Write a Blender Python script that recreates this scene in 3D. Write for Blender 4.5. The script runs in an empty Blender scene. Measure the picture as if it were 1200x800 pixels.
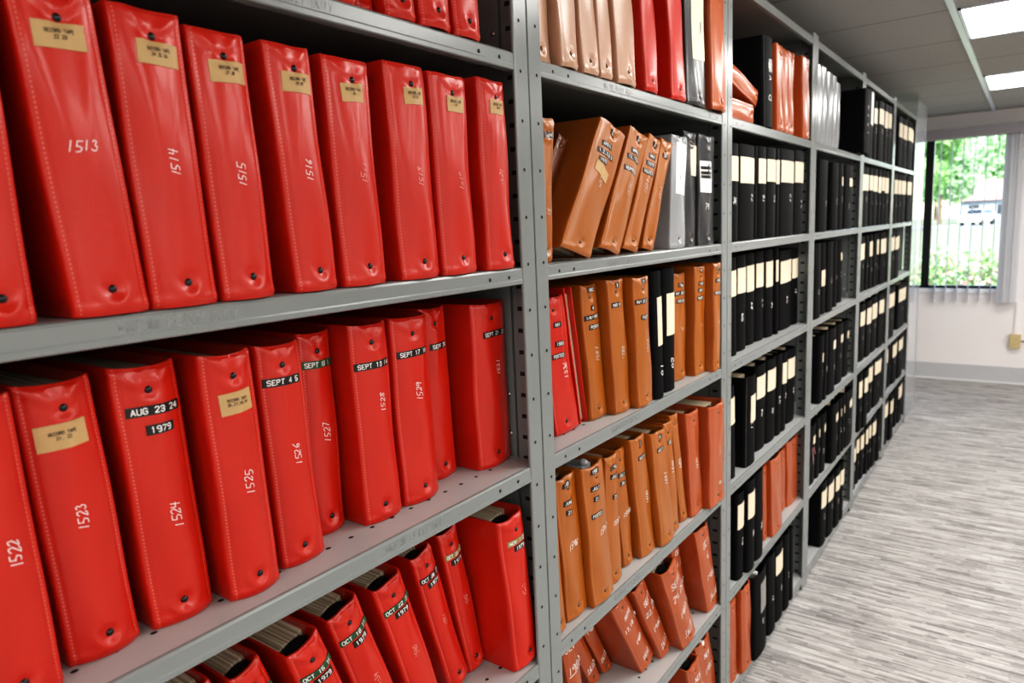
# Record-archive aisle: steel shelving full of vinyl post binders, carpeted aisle, window wall.
import bpy, bmesh, math, random
from mathutils import Matrix, Vector

C = bpy.context.scene.collection
W = 0.914                       # bay pitch along the aisle (y); shelf fronts lie on x = 0
DEPTH = 0.45
ZS = dict(T=2.0878, A=1.7322, B=1.4022, C=1.0682, D=0.7071, E=0.3790, F=0.0537)
YW = 6.184                      # window wall
ZC = 2.248                      # ceiling
RND = random.Random(7)

# ---------------------------------------------------------------- materials
def mat(name, col, rough=0.5, metal=0.0, spec=0.5, noise=0.0, nscale=20.0, bump=0.0, bscale=200.0, coat=0.0):
    m = bpy.data.materials.new(name); m.use_nodes = True
    nt = m.node_tree; b = nt.nodes['Principled BSDF']
    b.inputs['Base Color'].default_value = (*col, 1)
    b.inputs['Roughness'].default_value = rough
    b.inputs['Metallic'].default_value = metal
    b.inputs['Specular IOR Level'].default_value = spec
    b.inputs['Coat Weight'].default_value = coat
    tc = nt.nodes.new('ShaderNodeTexCoord')
    if noise > 0:
        n = nt.nodes.new('ShaderNodeTexNoise'); n.inputs['Scale'].default_value = nscale; n.inputs['Detail'].default_value = 5
        nt.links.new(tc.outputs['Object'], n.inputs['Vector'])
        mx = nt.nodes.new('ShaderNodeMix'); mx.data_type = 'RGBA'
        mx.inputs['A'].default_value = (*[c*(1-noise) for c in col], 1)
        mx.inputs['B'].default_value = (*[min(1, c*(1+noise)) for c in col], 1)
        nt.links.new(n.outputs['Fac'], mx.inputs['Factor'])
        nt.links.new(mx.outputs['Result'], b.inputs['Base Color'])
    if bump > 0:
        n2 = nt.nodes.new('ShaderNodeTexNoise'); n2.inputs['Scale'].default_value = bscale; n2.inputs['Detail'].default_value = 3
        nt.links.new(tc.outputs['Object'], n2.inputs['Vector'])
        bp = nt.nodes.new('ShaderNodeBump'); bp.inputs['Strength'].default_value = bump; bp.inputs['Distance'].default_value = 0.001
        nt.links.new(n2.outputs['Fac'], bp.inputs['Height'])
        nt.links.new(bp.outputs['Normal'], b.inputs['Normal'])
    return m

def emis(name, col, s):
    m = bpy.data.materials.new(name); m.use_nodes = True
    nt = m.node_tree; nt.nodes.clear()
    e = nt.nodes.new('ShaderNodeEmission'); e.inputs['Color'].default_value = (*col, 1); e.inputs['Strength'].default_value = s
    o = nt.nodes.new('ShaderNodeOutputMaterial'); nt.links.new(e.outputs[0], o.inputs[0])
    return m

def mnode(nt, op, a, b=None, clamp=False):
    n = nt.nodes.new('ShaderNodeMath'); n.operation = op; n.use_clamp = clamp
    for i, v in enumerate((a, b)):
        if v is None: continue
        if isinstance(v, (int, float)): n.inputs[i].default_value = v
        else: nt.links.new(v, n.inputs[i])
    return n.outputs[0]

def vinyl(name, col, rough, stitch=None, noise=0.10, bump=0.25, spec=0.5, coat=0.40):
    """Glossy vinyl; 'seam' attribute (distance from the spine edge) carries a row of stitches."""
    m = mat(name, col, rough, noise=noise, nscale=14, bump=bump, bscale=420, spec=spec, coat=coat)
    m.node_tree.nodes['Principled BSDF'].inputs['Coat Roughness'].default_value = .16
    nt = m.node_tree; b = nt.nodes['Principled BSDF']
    if stitch:
        at = nt.nodes.new('ShaderNodeAttribute'); at.attribute_name = 'seam'
        tc = nt.nodes.new('ShaderNodeTexCoord'); sp = nt.nodes.new('ShaderNodeSeparateXYZ')
        nt.links.new(tc.outputs['Object'], sp.inputs[0])
        d = mnode(nt, 'ABSOLUTE', mnode(nt, 'SUBTRACT', at.outputs['Fac'], 0.0052))
        near = mnode(nt, 'LESS_THAN', d, 0.0006)
        dash = mnode(nt, 'LESS_THAN', mnode(nt, 'FRACT', mnode(nt, 'DIVIDE', sp.outputs['Z'], 0.0040)), 0.5)
        f = mnode(nt, 'MULTIPLY', mnode(nt, 'MULTIPLY', near, dash), 0.5)
        mx = nt.nodes.new('ShaderNodeMix'); mx.data_type = 'RGBA'
        src = b.inputs['Base Color'].links[0].from_socket if b.inputs['Base Color'].links else None
        if src: nt.links.new(src, mx.inputs['A'])
        else: mx.inputs['A'].default_value = (*col, 1)
        mx.inputs['B'].default_value = (*stitch, 1)
        nt.links.new(f, mx.inputs['Factor']); nt.links.new(mx.outputs['Result'], b.inputs['Base Color'])
    return m

M = {}
M['red'] = vinyl('red vinyl', (0.50, 0.016, 0.003), 0.36, (0.72, 0.27, 0.20), spec=.42, coat=.28)
M['redopen'] = M['red']
M['brown'] = vinyl('brown vinyl', (0.36, 0.103, 0.006), 0.36)
M['darkbrown'] = vinyl('shade-darkened brown vinyl', (0.13, 0.034, 0.008), 0.45)  # brown vinyl with the shade around this binder put into its colour
M['sienna'] = vinyl('russet vinyl', (0.38, 0.075, 0.013), 0.36)
M['tan'] = vinyl('tan vinyl', (0.50, 0.29, 0.19), 0.32)
M['black'] = vinyl('black cloth', (0.004, 0.004, 0.0045), 0.55, noise=0.25, spec=.10, coat=0)
M['blackedge'] = vinyl('black cloth with pale hinge stitching', (0.004, 0.004, 0.0045), 0.55, (0.55, 0.52, 0.45), spec=.10, coat=0)
M['grey'] = vinyl('charcoal vinyl', (0.030, 0.031, 0.033), 0.32)
M['silver'] = vinyl('glossy grey vinyl', (0.30, 0.31, 0.32), 0.16)
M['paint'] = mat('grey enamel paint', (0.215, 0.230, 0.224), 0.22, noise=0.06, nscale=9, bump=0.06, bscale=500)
M['paint_top_lit'] = mat('grey enamel lightened as lit shelf top', (0.46, 0.46, 0.455), 0.42, noise=0.08, nscale=9)  # same enamel, lightened so its colour carries overhead light on the shelves
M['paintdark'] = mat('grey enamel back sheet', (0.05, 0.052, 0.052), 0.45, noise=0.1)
M['hole'] = mat('dark perforation', (0.006, 0.006, 0.006), 0.8)
M['paper'] = mat('page edges', (0.55, 0.45, 0.32), 0.8)
M['mech'] = mat('binder mechanism', (0.012, 0.012, 0.013), 0.35)
M['snap'] = mat('black snap', (0.008, 0.008, 0.009), 0.18)
M['brass'] = mat('dark brass snap', (0.16, 0.10, 0.06), 0.25, metal=0.9)
M['steel'] = mat('zinc bolt', (0.6, 0.6, 0.6), 0.3, metal=1.0)
M['tan_label'] = mat('kraft label', (0.50, 0.325, 0.15), 0.55, noise=0.08, nscale=60)
M['cream'] = mat('cream label', (0.76, 0.66, 0.50), 0.55, noise=0.05, nscale=60)
M['white_label'] = mat('white label', (0.85, 0.85, 0.83), 0.45)
M['silver_label'] = mat('worn silver label', (0.25, 0.24, 0.22), 0.35, noise=0.35, nscale=70)
M['tape_black'] = mat('black embossing tape', (0.012, 0.010, 0.009), 0.28)
M['tape_green'] = mat('green embossing tape', (0.016, 0.070, 0.028), 0.28)
M['tape_gold'] = mat('gold embossing tape', (0.26, 0.20, 0.08), 0.35)
M['white_ink'] = mat('white ink', (0.86, 0.84, 0.82), 0.5)
M['grey_ink'] = mat('faded white ink', (0.60, 0.50, 0.46), 0.5)
M['pink_ink'] = mat('rubbed white ink', (0.80, 0.50, 0.45), 0.5)
M['black_ink'] = mat('typed ink', (0.03, 0.025, 0.02), 0.6)
M['ribbon'] = mat('pink ribbon', (0.75, 0.35, 0.36), 0.5)

# paper: thin lines along the page block
def page_lines(m):
    nt = m.node_tree; b = nt.nodes['Principled BSDF']
    tc = nt.nodes.new('ShaderNodeTexCoord'); mp = nt.nodes.new('ShaderNodeMapping'); mp.inputs['Scale'].default_value = (3, 900, 3)
    n = nt.nodes.new('ShaderNodeTexNoise'); n.inputs['Scale'].default_value = 1.0
    r = nt.nodes.new('ShaderNodeValToRGB')
    r.color_ramp.elements[0].position = .35; r.color_ramp.elements[0].color = (0.25, 0.19, 0.12, 1)
    r.color_ramp.elements[1].position = .62; r.color_ramp.elements[1].color = (0.74, 0.63, 0.47, 1)
    nt.links.new(tc.outputs['Object'], mp.inputs[0]); nt.links.new(mp.outputs[0], n.inputs['Vector'])
    nt.links.new(n.outputs['Fac'], r.inputs[0]); nt.links.new(r.outputs[0], b.inputs['Base Color'])
page_lines(M['paper'])

# ---------------------------------------------------------------- object helpers
def empty(name, loc, label, cat, group=None, rx=0.0, kind=None):
    o = bpy.data.objects.new(name, None); C.objects.link(o)
    o.location = loc; o.rotation_euler = (rx, 0, 0); o.empty_display_size = 0.02
    o['label'] = label; o['category'] = cat
    if group: o['group'] = group
    if kind: o['kind'] = kind
    return o

def mesh_obj(name, verts, faces, mats, parent=None, smooth=False, midx=None, sharp=None):
    me = bpy.data.meshes.new(name); me.from_pydata(verts, [], faces)
    for m in (mats if isinstance(mats, (list, tuple)) else [mats]): me.materials.append(m)
    if midx: me.polygons.foreach_set('material_index', midx)
    if smooth:
        me.polygons.foreach_set('use_smooth', [True]*len(me.polygons))
        if sharp: me.set_sharp_from_angle(angle=math.radians(sharp))
    me.update()
    o = bpy.data.objects.new(name, me); C.objects.link(o)
    if parent: o.parent = parent
    return o

class MB:
    """collects simple solids into one mesh"""
    def __init__(s): s.v = []; s.f = []; s.m = []
    def add(s, v, f, m=0):
        n = len(s.v); s.v += [tuple(p) for p in v]; s.f += [tuple(i+n for i in q) for q in f]; s.m += [m]*len(f)
    def box(s, a, b, m=0):
        (x0, y0, z0), (x1, y1, z1) = a, b
        v = [(x0,y0,z0),(x1,y0,z0),(x1,y1,z0),(x0,y1,z0),(x0,y0,z1),(x1,y0,z1),(x1,y1,z1),(x0,y1,z1)]
        s.add(v, [(3,2,1,0),(4,5,6,7),(0,1,5,4),(1,2,6,5),(2,3,7,6),(3,0,4,7)], m)
    def sweep_y(s, prof, y0, y1, m=0, closed=True):
        n = len(prof)
        v = [(x, y0, z) for x, z in prof] + [(x, y1, z) for x, z in prof]
        f = [(i, (i+1) % n, (i+1) % n+n, i+n) for i in range(n if closed else n-1)]
        if closed: f += [tuple(range(n-1, -1, -1)), tuple(range(n, 2*n))]
        s.add(v, f, m)
    def disc(s, c, r, axis, m=0, n=10):
        v = []
        for i in range(n):
            a = 2*math.pi*i/n; p, q = r*math.cos(a), r*math.sin(a)
            v.append({'x': (c[0], c[1]+p, c[2]+q), 'y': (c[0]+q, c[1], c[2]+p), 'z': (c[0]+p, c[1]+q, c[2])}[axis])
        s.add(v, [tuple(range(n))], m)
    def cyl(s, c, r, h, axis='z', m=0, n=16, r2=None):
        r2 = r if r2 is None else r2; v = []
        for k, rr in ((0, r), (1, r2)):
            for i in range(n):
                a = 2*math.pi*i/n; p, q = rr*math.cos(a), rr*math.sin(a); t = h*k
                v.append({'x': (c[0]+t, c[1]+p, c[2]+q), 'y': (c[0]+q, c[1]+t, c[2]+p), 'z': (c[0]+p, c[1]+q, c[2]+t)}[axis])
        f = [(i, (i+1) % n, (i+1) % n+n, i+n) for i in range(n)] + [tuple(range(n-1, -1, -1)), tuple(range(n, 2*n))]
        s.add(v, f, m)
    def dome(s, c, r, h, axis='x', m=0, n=12, rings=4):
        v = []; f = []
        for k in range(rings+1):
            t = k/rings*math.pi/2; rr, hh = r*math.cos(t), h*math.sin(t)
            for i in range(n):
                a = 2*math.pi*i/n; p, q = rr*math.cos(a), rr*math.sin(a)
                v.append((c[0]+hh, c[1]+p, c[2]+q) if axis == 'x' else (c[0]+q, c[1]-hh, c[2]+p))
        for k in range(rings):
            for i in range(n):
                j = (i+1) % n; f.append((k*n+i, k*n+j, (k+1)*n+j, (k+1)*n+i))
        s.add(v, f, m)
    def build(s, name, mats, parent=None, smooth=False, sharp=35):
        return mesh_obj(name, s.v, s.f, mats, parent, smooth, s.m if isinstance(mats, (list, tuple)) else None, sharp if smooth else None)

def structure(o):
    o['kind'] = 'structure'; return o
def tag(o, label, cat, group=None, kind=None):
    o['label'] = label; o['category'] = cat
    if group: o['group'] = group
    if kind: o['kind'] = kind
    return o

# ---------------------------------------------------------------- stroke lettering
G = {'A': '00 26 40/12 32', 'B': '00 06 36 45 44 33 03/33 42 41 30 00', 'C': '45 36 16 05 01 10 30 41', 'D': '00 06 26 44 42 20 00',
     'E': '46 06 00 40/03 33', 'F': '46 06 00/03 33', 'G': '45 36 16 05 01 10 30 41 43 23', 'H': '00 06/40 46/03 43', 'I': '20 26',
     'J': '46 41 30 10 01', 'K': '00 06/46 02/13 40', 'L': '06 00 40', 'M': '00 06 23 46 40', 'N': '00 06 40 46', 'O': '10 01 05 16 36 45 41 30 10',
     'P': '00 06 36 45 44 33 03', 'R': '00 06 36 45 44 33 03/23 40', 'S': '45 36 16 05 04 13 33 42 41 30 10 01', 'T': '06 46/26 20',
     'U': '06 01 10 30 41 46', 'V': '06 20 46', 'W': '06 10 23 30 46', 'X': '00 46/06 40', 'Y': '06 23 46/23 20', 'Z': '06 46 00 40',
     '0': '10 01 05 16 36 45 41 30 10', '1': '15 26 20', '2': '05 16 36 45 44 00 40', '3': '05 16 36 45 44 33 13/33 42 41 30 10 01',
     '4': '36 02 42/30 36', '5': '46 06 03 33 42 41 30 10 01', '6': '35 26 05 01 10 30 41 42 33 13 02', '7': '06 46 10',
     '8': '13 04 05 16 36 45 44 33 13 02 01 10 30 41 42 33', '9': '41 30 10/43 13 04 05 16 36 45 42 30', ',': '20 1-1', '.': '20 21', '-': '13 33', '&': '40 05 16 25 01 10 30 43', '#': '10 16/30 36/02 42/04 44', '/': '00 46'}
H = dict(G)
H.update({'1': '26 20', '2': '05 16 36 44 22 00 10 30 41', '3': '05 16 35 23 42 30 10 01', '5': '46 06 03 23 42 30 00', '4': '06 03 43/36 30', '9': '45 26 05 03 23 45/45 40', '8': '45 26 05 41 20 01 45', '6': '36 03 01 10 30 32 02', '7': '06 46 20', '0': '26 04 01 20 42 44 26'})
def glyph_polys(font, ch):
    out = []
    for part in font.get(ch, '').split('/'):
        pts = []
        for t in part.split():
            if len(t) == 2: pts.append((int(t[0])/4, int(t[1])/6))
            else: pts.append((int(t[0])/4, int(t[1:])/6))
        if len(pts) > 1: out.append(pts)
    return out

def strokes(lines, surf, cy, cz, size, thick, font=G, up=False, slant=0.0, jit=0.0, gap=1.5, raise_=0.0008, rnd=None, aspect=0.62, deco=None, skip=0.0):
    """ribbons for lines of text centred at (cy, cz) on the surface x = surf(y, z); returns verts, faces"""
    rnd = rnd or RND; V = []; F = []
    step = size*aspect*1.45
    def put(a, b):
        y, z = (cy-b, cz+a) if up else (cy+a, cz+b)
        return y, z
    segs = []
    for li, ln in enumerate(lines):
        tot = len(ln)*step - step*0.3
        b0 = ((len(lines)-1)/2 - li)*size*gap - size/2
        for ci, ch in enumerate(ln):
            a0 = -tot/2 + ci*step; jy, jz = rnd.uniform(-jit, jit)*size, rnd.uniform(-jit, jit)*size
            sc = 1+rnd.uniform(-jit, jit)
            for poly in glyph_polys(font, ch):
                P = []
                for u, v in poly:
                    a = a0 + u*size*aspect*sc + slant*v*size + jy + rnd.uniform(-jit, jit)*size*.3
                    b = b0 + v*size*sc + jz + rnd.uniform(-jit, jit)*size*.3
                    P.append((a, b))
                segs.append(P)
        if deco and li in deco:
            segs.append([(-tot/2, b0-size*.25), (tot/2, b0-size*.2)])
    for P in segs:
        for (a, b), (c, d) in zip(P, P[1:]):
            L = math.hypot(c-a, d-b)
            if L < 1e-6: continue
            n = max(1, int(L/0.004)); tx, ty = (c-a)/L, (d-b)/L
            for k in range(n):
                if skip and rnd.random() < skip: continue
                p = (a+(c-a)*k/n - tx*thick*.3, b+(d-b)*k/n - ty*thick*.3); q = (a+(c-a)*(k+1)/n + tx*thick*.3, b+(d-b)*(k+1)/n + ty*thick*.3)
                base = len(V)
                for (e, g), sg in ((p, 1), (p, -1), (q, -1), (q, 1)):
                    y, z = put(e - ty*thick/2*sg, g + tx*thick/2*sg)
                    V.append((surf(y, z)+raise_, y, z))
                F.append((base, base+1, base+2, base+3))
    return V, F

def plate(surf, y0, y1, z0, z1, raise_=0.0004, ny=8, nz=4, tilt=0.0, curl=0.0):
    """thin label conforming to the surface"""
    V = []; F = []; cy, cz = (y0+y1)/2, (z0+z1)/2; c, s = math.cos(tilt), math.sin(tilt)
    for lay in (raise_, -0.0006):
        for j in range(nz+1):
            for i in range(ny+1):
                a = y0+(y1-y0)*i/ny-cy; b = z0+(z1-z0)*j/nz-cz
                y, z = cy+a*c-b*s, cz+a*s+b*c
                V.append((surf(y, z)+lay, y, z))
    n = (ny+1)*(nz+1)
    for j in range(nz):
        for i in range(ny):
            k = j*(ny+1)+i
            F.append((k, k+1, k+ny+2, k+ny+1)); F.append((n+k, n+k+ny+1, n+k+ny+2, n+k+1))
    rim = [i for i in range(ny+1)] + [j*(ny+1)+ny for j in range(1, nz+1)] + [nz*(ny+1)+i for i in range(ny-1, -1, -1)] + [j*(ny+1) for j in range(nz-1, 0, -1)]
    for a, b in zip(rim, rim[1:]+rim[:1]): F.append((b, a, a+n, b+n))
    return V, F
LAMP, SKY, SUN, VIEW, LOOKV, EXPO = 9.0, 0.5, 9.5, 'Standard', 'None', 0.31
CURVE = ((0.04, 0.022), (0.25, 0.25), (0.65, 0.72))
# ---------------------------------------------------------------- binders
class Spine:
    """local surface of a binder spine: x = f(y, z), y in [-w/2, w/2], z in [0, h]"""
    def __init__(s, w, h, style, rnd, shear, detail, flat=False):
        s.w, s.h, s.style, s.shear = w, h, style, shear
        s.vin = style not in ('black',)
        s.b = (min(0.0055, 0.075*w) if flat else min(0.0115, 0.16*w)) if s.vin else min(0.006, 0.08*w)
        s.detail = detail
        s.ph = [rnd.uniform(0, 6.28) for _ in range(6)]
        s.amp = rnd.uniform(.7, 1.3)
        s.ang = [rnd.uniform(-1.05, -.6), rnd.uniform(.6, 1.05)]
        s.sy = rnd.uniform(-.03, .04)*w
        s.st, s.sb = h-0.026, 0.023
        s.fold = rnd.uniform(-.5, .5)
    def __call__(s, y, z0):
        z = z0 - y*s.shear
        w, h = s.w, s.h
        v = max(-1, min(1, 2*y/w))
        d = s.b*(1-v*v)
        if not s.vin:
            return d
        d += 0.0012*s.amp*math.sin(y*110+s.ph[0]+z*14)*math.sin(z*13+s.ph[1]) + 0.0009*math.sin(z*34+y*60+s.ph[2])
        if s.detail:
            t = z/h
            d += 0.0018*s.amp*math.exp(-((y-(s.fold*w*.4+(t-.6)*w*.5))/0.007)**2)*math.exp(-((t-.72)/.2)**2)
            e = w/2-abs(y)
            d += 0.0012*math.exp(-((e-0.0016)/0.0018)**2) - 0.0010*math.exp(-((e-0.0052)/0.0018)**2)
            for sz, up in ((s.st, 1), (s.sb, -1)):
                if abs(z-sz) > 0.07: continue
                dy, dz = y-s.sy, (z-sz)*up; r = math.hypot(dy, dz)+1e-6
                d -= 0.0034*math.exp(-(r/0.0075)**2)
                if up < 0:
                    d += 0.0022*math.exp(-((r-0.0125)/0.0042)**2)*max(0, min(1, dz/r*.8+.45))
                    d += 0.0012*math.exp(-((dz-.016)/.004)**2)
                else:
                    d += 0.0012*math.exp(-((r-0.0125)/0.004)**2)*max(0, -dz/r+.3)
                    for an in s.ang:
                        al = dy*math.sin(an)+dz*math.cos(an); pe = dy*math.cos(an)-dz*math.sin(an)
                        if al > 0: d += 0.0030*s.amp*math.exp(-(pe/0.0042)**2)*min(1, al/.012)*math.exp(-al/.05)
                    d -= 0.0026*s.amp*math.exp(-(dy/0.012)**2)*min(1, max(0, dz/.02))
        return d

def cover_mesh(sp, D, detail):
    w, h = sp.w, sp.h; t = 0.0032; r = min(0.005 if sp.vin else 0.007, w*.2)
    ns = {2: 18, 1: 12, 0: 7}[detail]
    P = []                                # x, y, nx, ny, is_spine
    for x in (-D, -D*.7, -D*.4, -D*.16, -r*1.6): P.append((x, -w/2, 0, -1, 0))
    for k in range(1, 4):
        a = math.pi/2*k/4; P.append((-r+r*math.sin(a), -w/2+r-r*math.cos(a), math.sin(a), -math.cos(a), 1))
    for k in range(ns+1):
        y = -w/2+r+(w-2*r)*k/ns; P.append((0, y, 1, 0, 1))
    for k in range(3, 0, -1):
        a = math.pi/2*k/4; P.append((-r+r*math.sin(a), w/2-r+r*math.cos(a), math.sin(a), math.cos(a), 1))
    for x in (-r*1.6, -D*.16, -D*.4, -D*.7, -D): P.append((x, w/2, 0, 1, 0))
    if detail == 2:
        zs = [i*.0026 for i in range(20)] + [.052+(h-.052-.062)*i/14 for i in range(15)] + [h-.062+.0031*(i+1) for i in range(20)]
        zs = sorted(set(round(min(max(q, 0), h), 5) for q in zs))
    elif detail == 1:
        zs = [i*.004 for i in range(12)] + [.048+(h-.1)*i/8 for i in range(9)] + [h-.052+.004*(i+1) for i in range(13)]
        zs = sorted(set(round(min(max(q, 0), h), 5) for q in zs))
    else: zs = [h*i/6 for i in range(7)]
    n, m = len(P), len(zs); V = []; S = []
    for inner in (0, 1):
        for x, y, nx, ny, s in P:
            seam = (w/2-abs(y)) if (s and nx > .9) else -1.0
            for z in zs:
                zz = z + y*sp.shear
                dx = sp(y, zz) if s else (sp(y, zz)*max(0, 1+x/.03) if x > -.03 else 0)
                # soft roll-in at the top and bottom hem
                dx -= 0.0022*(math.exp(-z/.0025)+math.exp(-(h-z)/.003)) if (s and sp.vin) else 0
                wob = 0 if (s or not sp.vin) else 0.0010*math.sin(z*21+x*17+sp.ph[3])
                X, Y = x+dx, y+(wob if y < 0 else -wob)*.0 + (-abs(wob) if y > 0 else abs(wob))
                if inner: X -= nx*t; Y -= ny*t
                sag = 0.003*(1-min(1, (2*y/w)**2)) if (s and sp.vin and z > h-.004) else 0
                V.append((X, Y, zz-sag)); S.append(seam)
    F = []
    N = n*m
    for i in range(n-1):
        for j in range(m-1):
            a = i*m+j; F.append((a, a+m, a+m+1, a+1)); F.append((N+a, N+a+1, N+a+m+1, N+a+m))
        for j in (0, m-1):
            a = i*m+j; q = (a, N+a, N+a+m, a+m); F.append(q if j == 0 else q[::-1])
    for j in range(m-1):
        a = j; F.append((a, a+1, N+a+1, N+a)); a = (n-1)*m+j; F.append((a, N+a, N+a+1, a+1))
    return V, F, S

ORD = 'first second third fourth fifth sixth seventh eighth ninth tenth eleventh twelfth thirteenth fourteenth'.split()
ROWN = dict(A='top row', B='second row', C='third row', D='fourth row', E='fifth row', F='bottom row')
BAYN = {1: 'red-binder bay', 2: 'brown-binder bay', 3: 'third bay', 4: 'fourth bay', 5: 'fifth bay', 6: 'window-end bay'}
LOOK = dict(red='red vinyl binder', redopen='red vinyl binder turned pages-out', brown='tan-brown vinyl binder', darkbrown='shade-darkened brown vinyl binder',
            sienna='russet brown vinyl binder', tan='pale glossy tan vinyl binder', black='black post binder', grey='charcoal vinyl binder', silver='glossy grey vinyl binder')
NAME = dict(red='red_binder', redopen='red_binder', brown='brown_binder', darkbrown='brown_binder', sienna='brown_binder', tan='tan_binder', black='black_binder', grey='charcoal_binder', silver='grey_binder')

# what is written on the closer spines: number / tapes / labels, by (bay, row, place)
# ('num', text, v, t, size, upright?)   v across the spine -1..1, t up the spine 0..1
# ('tape', text, v, z from top, colour) ('kraft', lines, v, z from top, w, h)
TX = {}
for i, n in enumerate(('1512', '1513', '1514', '1515', '1516', '1517', '1518', '1519', '1520')):
    TX[1, 'B', i] = [('num', n, .05 if i != 1 else -.1, (.5, .53, .49, .47, .50, .50, .48, .47, .49)[i], .0105, i != 1, 'faint' if i > 4 else 'ink')] + \
        [('kraft', ['RECORD TAPE', ('20 21', '22 23', '24 25 26', '27 28', '29 30', '31', '32 33', '34', '35 36')[i]], (0, -.05, .1, .1, .12, 0, .1, .1, .05)[i], (.05, .047, .050, .052, .050, .045, .046, .047, .046)[i], .040 if i < 5 else .034, .021)]
TX[1, 'C', 0] = [('num', '1522', .3, .5, .011, True, 'ink')]
TX[1, 'C', 1] = [('kraft', ['RECORD TAPE', '21, 22'], -.1, .047, .043, .024), ('num', '1523', -.05, .52, .0115, True, 'ink')]
TX[1, 'C', 2] = [('tape', 'AUG 23 24', .22, .047, 'black'), ('tape', '1979', .1, .067, 'black'), ('num', '1524', .1, .42, .0120, True, 'ink')]
TX[1, 'C', 3] = [('kraft', ['RECORD TAPE', '26,27,28,29'], .05, .051, .037, .024), ('num', '1525', .1, .47, .0120, True, 'ink')]
TX[1, 'C', 4] = [('tape', 'SEPT 4 5', -.1, .045, 'black'), ('num', '1526', .1, .50, .0120, True, 'ink')]
TX[1, 'C', 5] = [('tape', 'SEPT 10 11', .1, .043, 'green'), ('num', '1527', .1, .50, .0120, True, 'ink')]
TX[1, 'C', 6] = [('tape', 'SEPT 13 14', .0, .057, 'black'), ('num', '1528', .2, .60, .0120, True, 'ink')]
TX[1, 'C', 7] = [('tape', 'SEPT 17 18', -.05, .054, 'black'), ('num', '1529', -.05, .60, .0120, True, 'ink')]
TX[1, 'C', 8] = [('tape', 'SEPT 20', .3, .062, 'black')]
TX[1, 'C', 9] = [('tape', 'SEPT 21 22', .1, .052, 'black'), ('num', '1531', .15, .60, .0115, True, 'ink')]
for i, (a, c, g) in enumerate((('OCT 3 4', 'green', 1536), ('OCT 11 12', 'green', 1537), ('OCT 15 16', 'green', 1538), ('OCT 18 19', 'green', 1539), ('OCT 22 23', 'green', 1540), ('OCT 26 27', 'black', 1541), ('OCT 29 30', 'gold', 1542), ('NOV 1 2', 'gold', 1543))):
    TX[1, 'D', i] = [('tape', a, .0, .045, c), ('tape', '1979', .15, .058, 'black'), ('num', str(g), .1, .5, .010, True, 'faint')]
TX[2, 'B', 0] = [('tape', 'JAN', .2, .03, 'black'), ('num', '15', 0, .35, .009, True, 'faint')]
TX[2, 'B', 2] = [('tape', '23', 0, .022, 'black'), ('tape', 'APRIL', -.1, .052, 'black'), ('tape', '1,2,3,8,9', 0, .070, 'black'), ('tape', '1979', -.05, .086, 'black'), ('kraft', [], -.05, .105, .048, .022), ('num', '1507', .05, .52, .010, True, 'faint')]
TX[2, 'B', 3] = [('tape', '24', 0, .022, 'black'), ('tape', 'APRIL', 0, .052, 'black'), ('tape', '12,13,14', 0, .068, 'black'), ('tape', 'REPORTED', 0, .095, 'black'), ('num', '1508', .0, .5, .010, True, 'faint')]
TX[2, 'B', 4] = [('tape', '25', 0, .022, 'black'), ('tape', 'MAY', 0, .05, 'black'), ('tape', '1979', 0, .068, 'black'), ('tape', 'POSTED', 0, .088, 'black'), ('num', '1509', 0, .55, .010, True, 'faint')]
TX[2, 'B', 5] = [('tape', '26', 0, .04, 'black'), ('num', '1510', 0, .5, .009, True, 'faint')]
TX[2, 'C', 0] = [('tape', 'MAY', .2, .055, 'black'), ('tape', '1980', .2, .092, 'black'), ('tape', 'POSTED', 0, .115, 'black'), ('num', '1336', .2, .46, .0115, True, 'ink')]
TX[2, 'C', 2] = [('tape', '1980', .2, .012, 'black'), ('tape', '8', .2, .048, 'black'), ('tape', '1/8/1980', .1, .067, 'black'), ('tape', 'POSTED', .3, .087, 'black'), ('num', '1587', .2, .48, .011, True, 'faint')]
TX[2, 'C', 3] = [('tape', '8', .2, .013, 'black'), ('tape', 'MAR 8', -.1, .053, 'black'), ('num', '1588', .2, .45, .010, True, 'faint')]
TX[2, 'C', 4] = [('tape', '21', .3, .01, 'black'), ('tape', 'MAY 21 22', 0, .052, 'black'), ('tape', 'POSTED', .3, .087, 'black'), ('num', '1589', .3, .46, .010, True, 'faint')]
TX[2, 'C', 7] = [('tape', '1980', 0, .03, 'black'), ('tape', 'MAY 28 29', 0, .05, 'black'), ('tape', 'POSTED', 0, .07, 'black'), ('num', '6', .1, .48, .014, True, 'faint')]
TX[2, 'C', 8] = [('tape', '8', .1, .012, 'black'), ('tape', '1980', .1, .045, 'black'), ('tape', 'JUNE', 0, .062, 'black'), ('tape', 'POSTED', 0, .082, 'black'), ('num', '7', .1, .45, .014, True, 'faint')]
TX[2, 'C', 9] = [('tape', '12', .1, .015, 'black'), ('tape', '1980', .1, .045, 'black'), ('tape', 'POSTED', .1, .078, 'black'), ('num', '8', .3, .45, .012, True, 'faint')]
TX[2, 'D', 1] = [('tape', '1980', 0, .016, 'black'), ('tape', 'JUNE', 0, .052, 'black'), ('tape', '27', 0, .072, 'black'), ('num', '1596', .0, .52, .012, False, 'ink')]
TX[2, 'D', 2] = [('tape', '1980', 0, .012, 'black'), ('tape', 'JULY', 0, .047, 'black'), ('tape', '21', 0, .070, 'black'), ('tape', 'POSTED', 0, .105, 'black'), ('num', '1597', .3, .52, .012, False, 'ink')]
TX[2, 'D', 3] = [('tape', '1980', .2, .026, 'black'), ('tape', 'JULY', .2, .045, 'black'), ('tape', '24', .2, .090, 'black'), ('num', '1598', .2, .48, .010, False, 'ink')]
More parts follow.
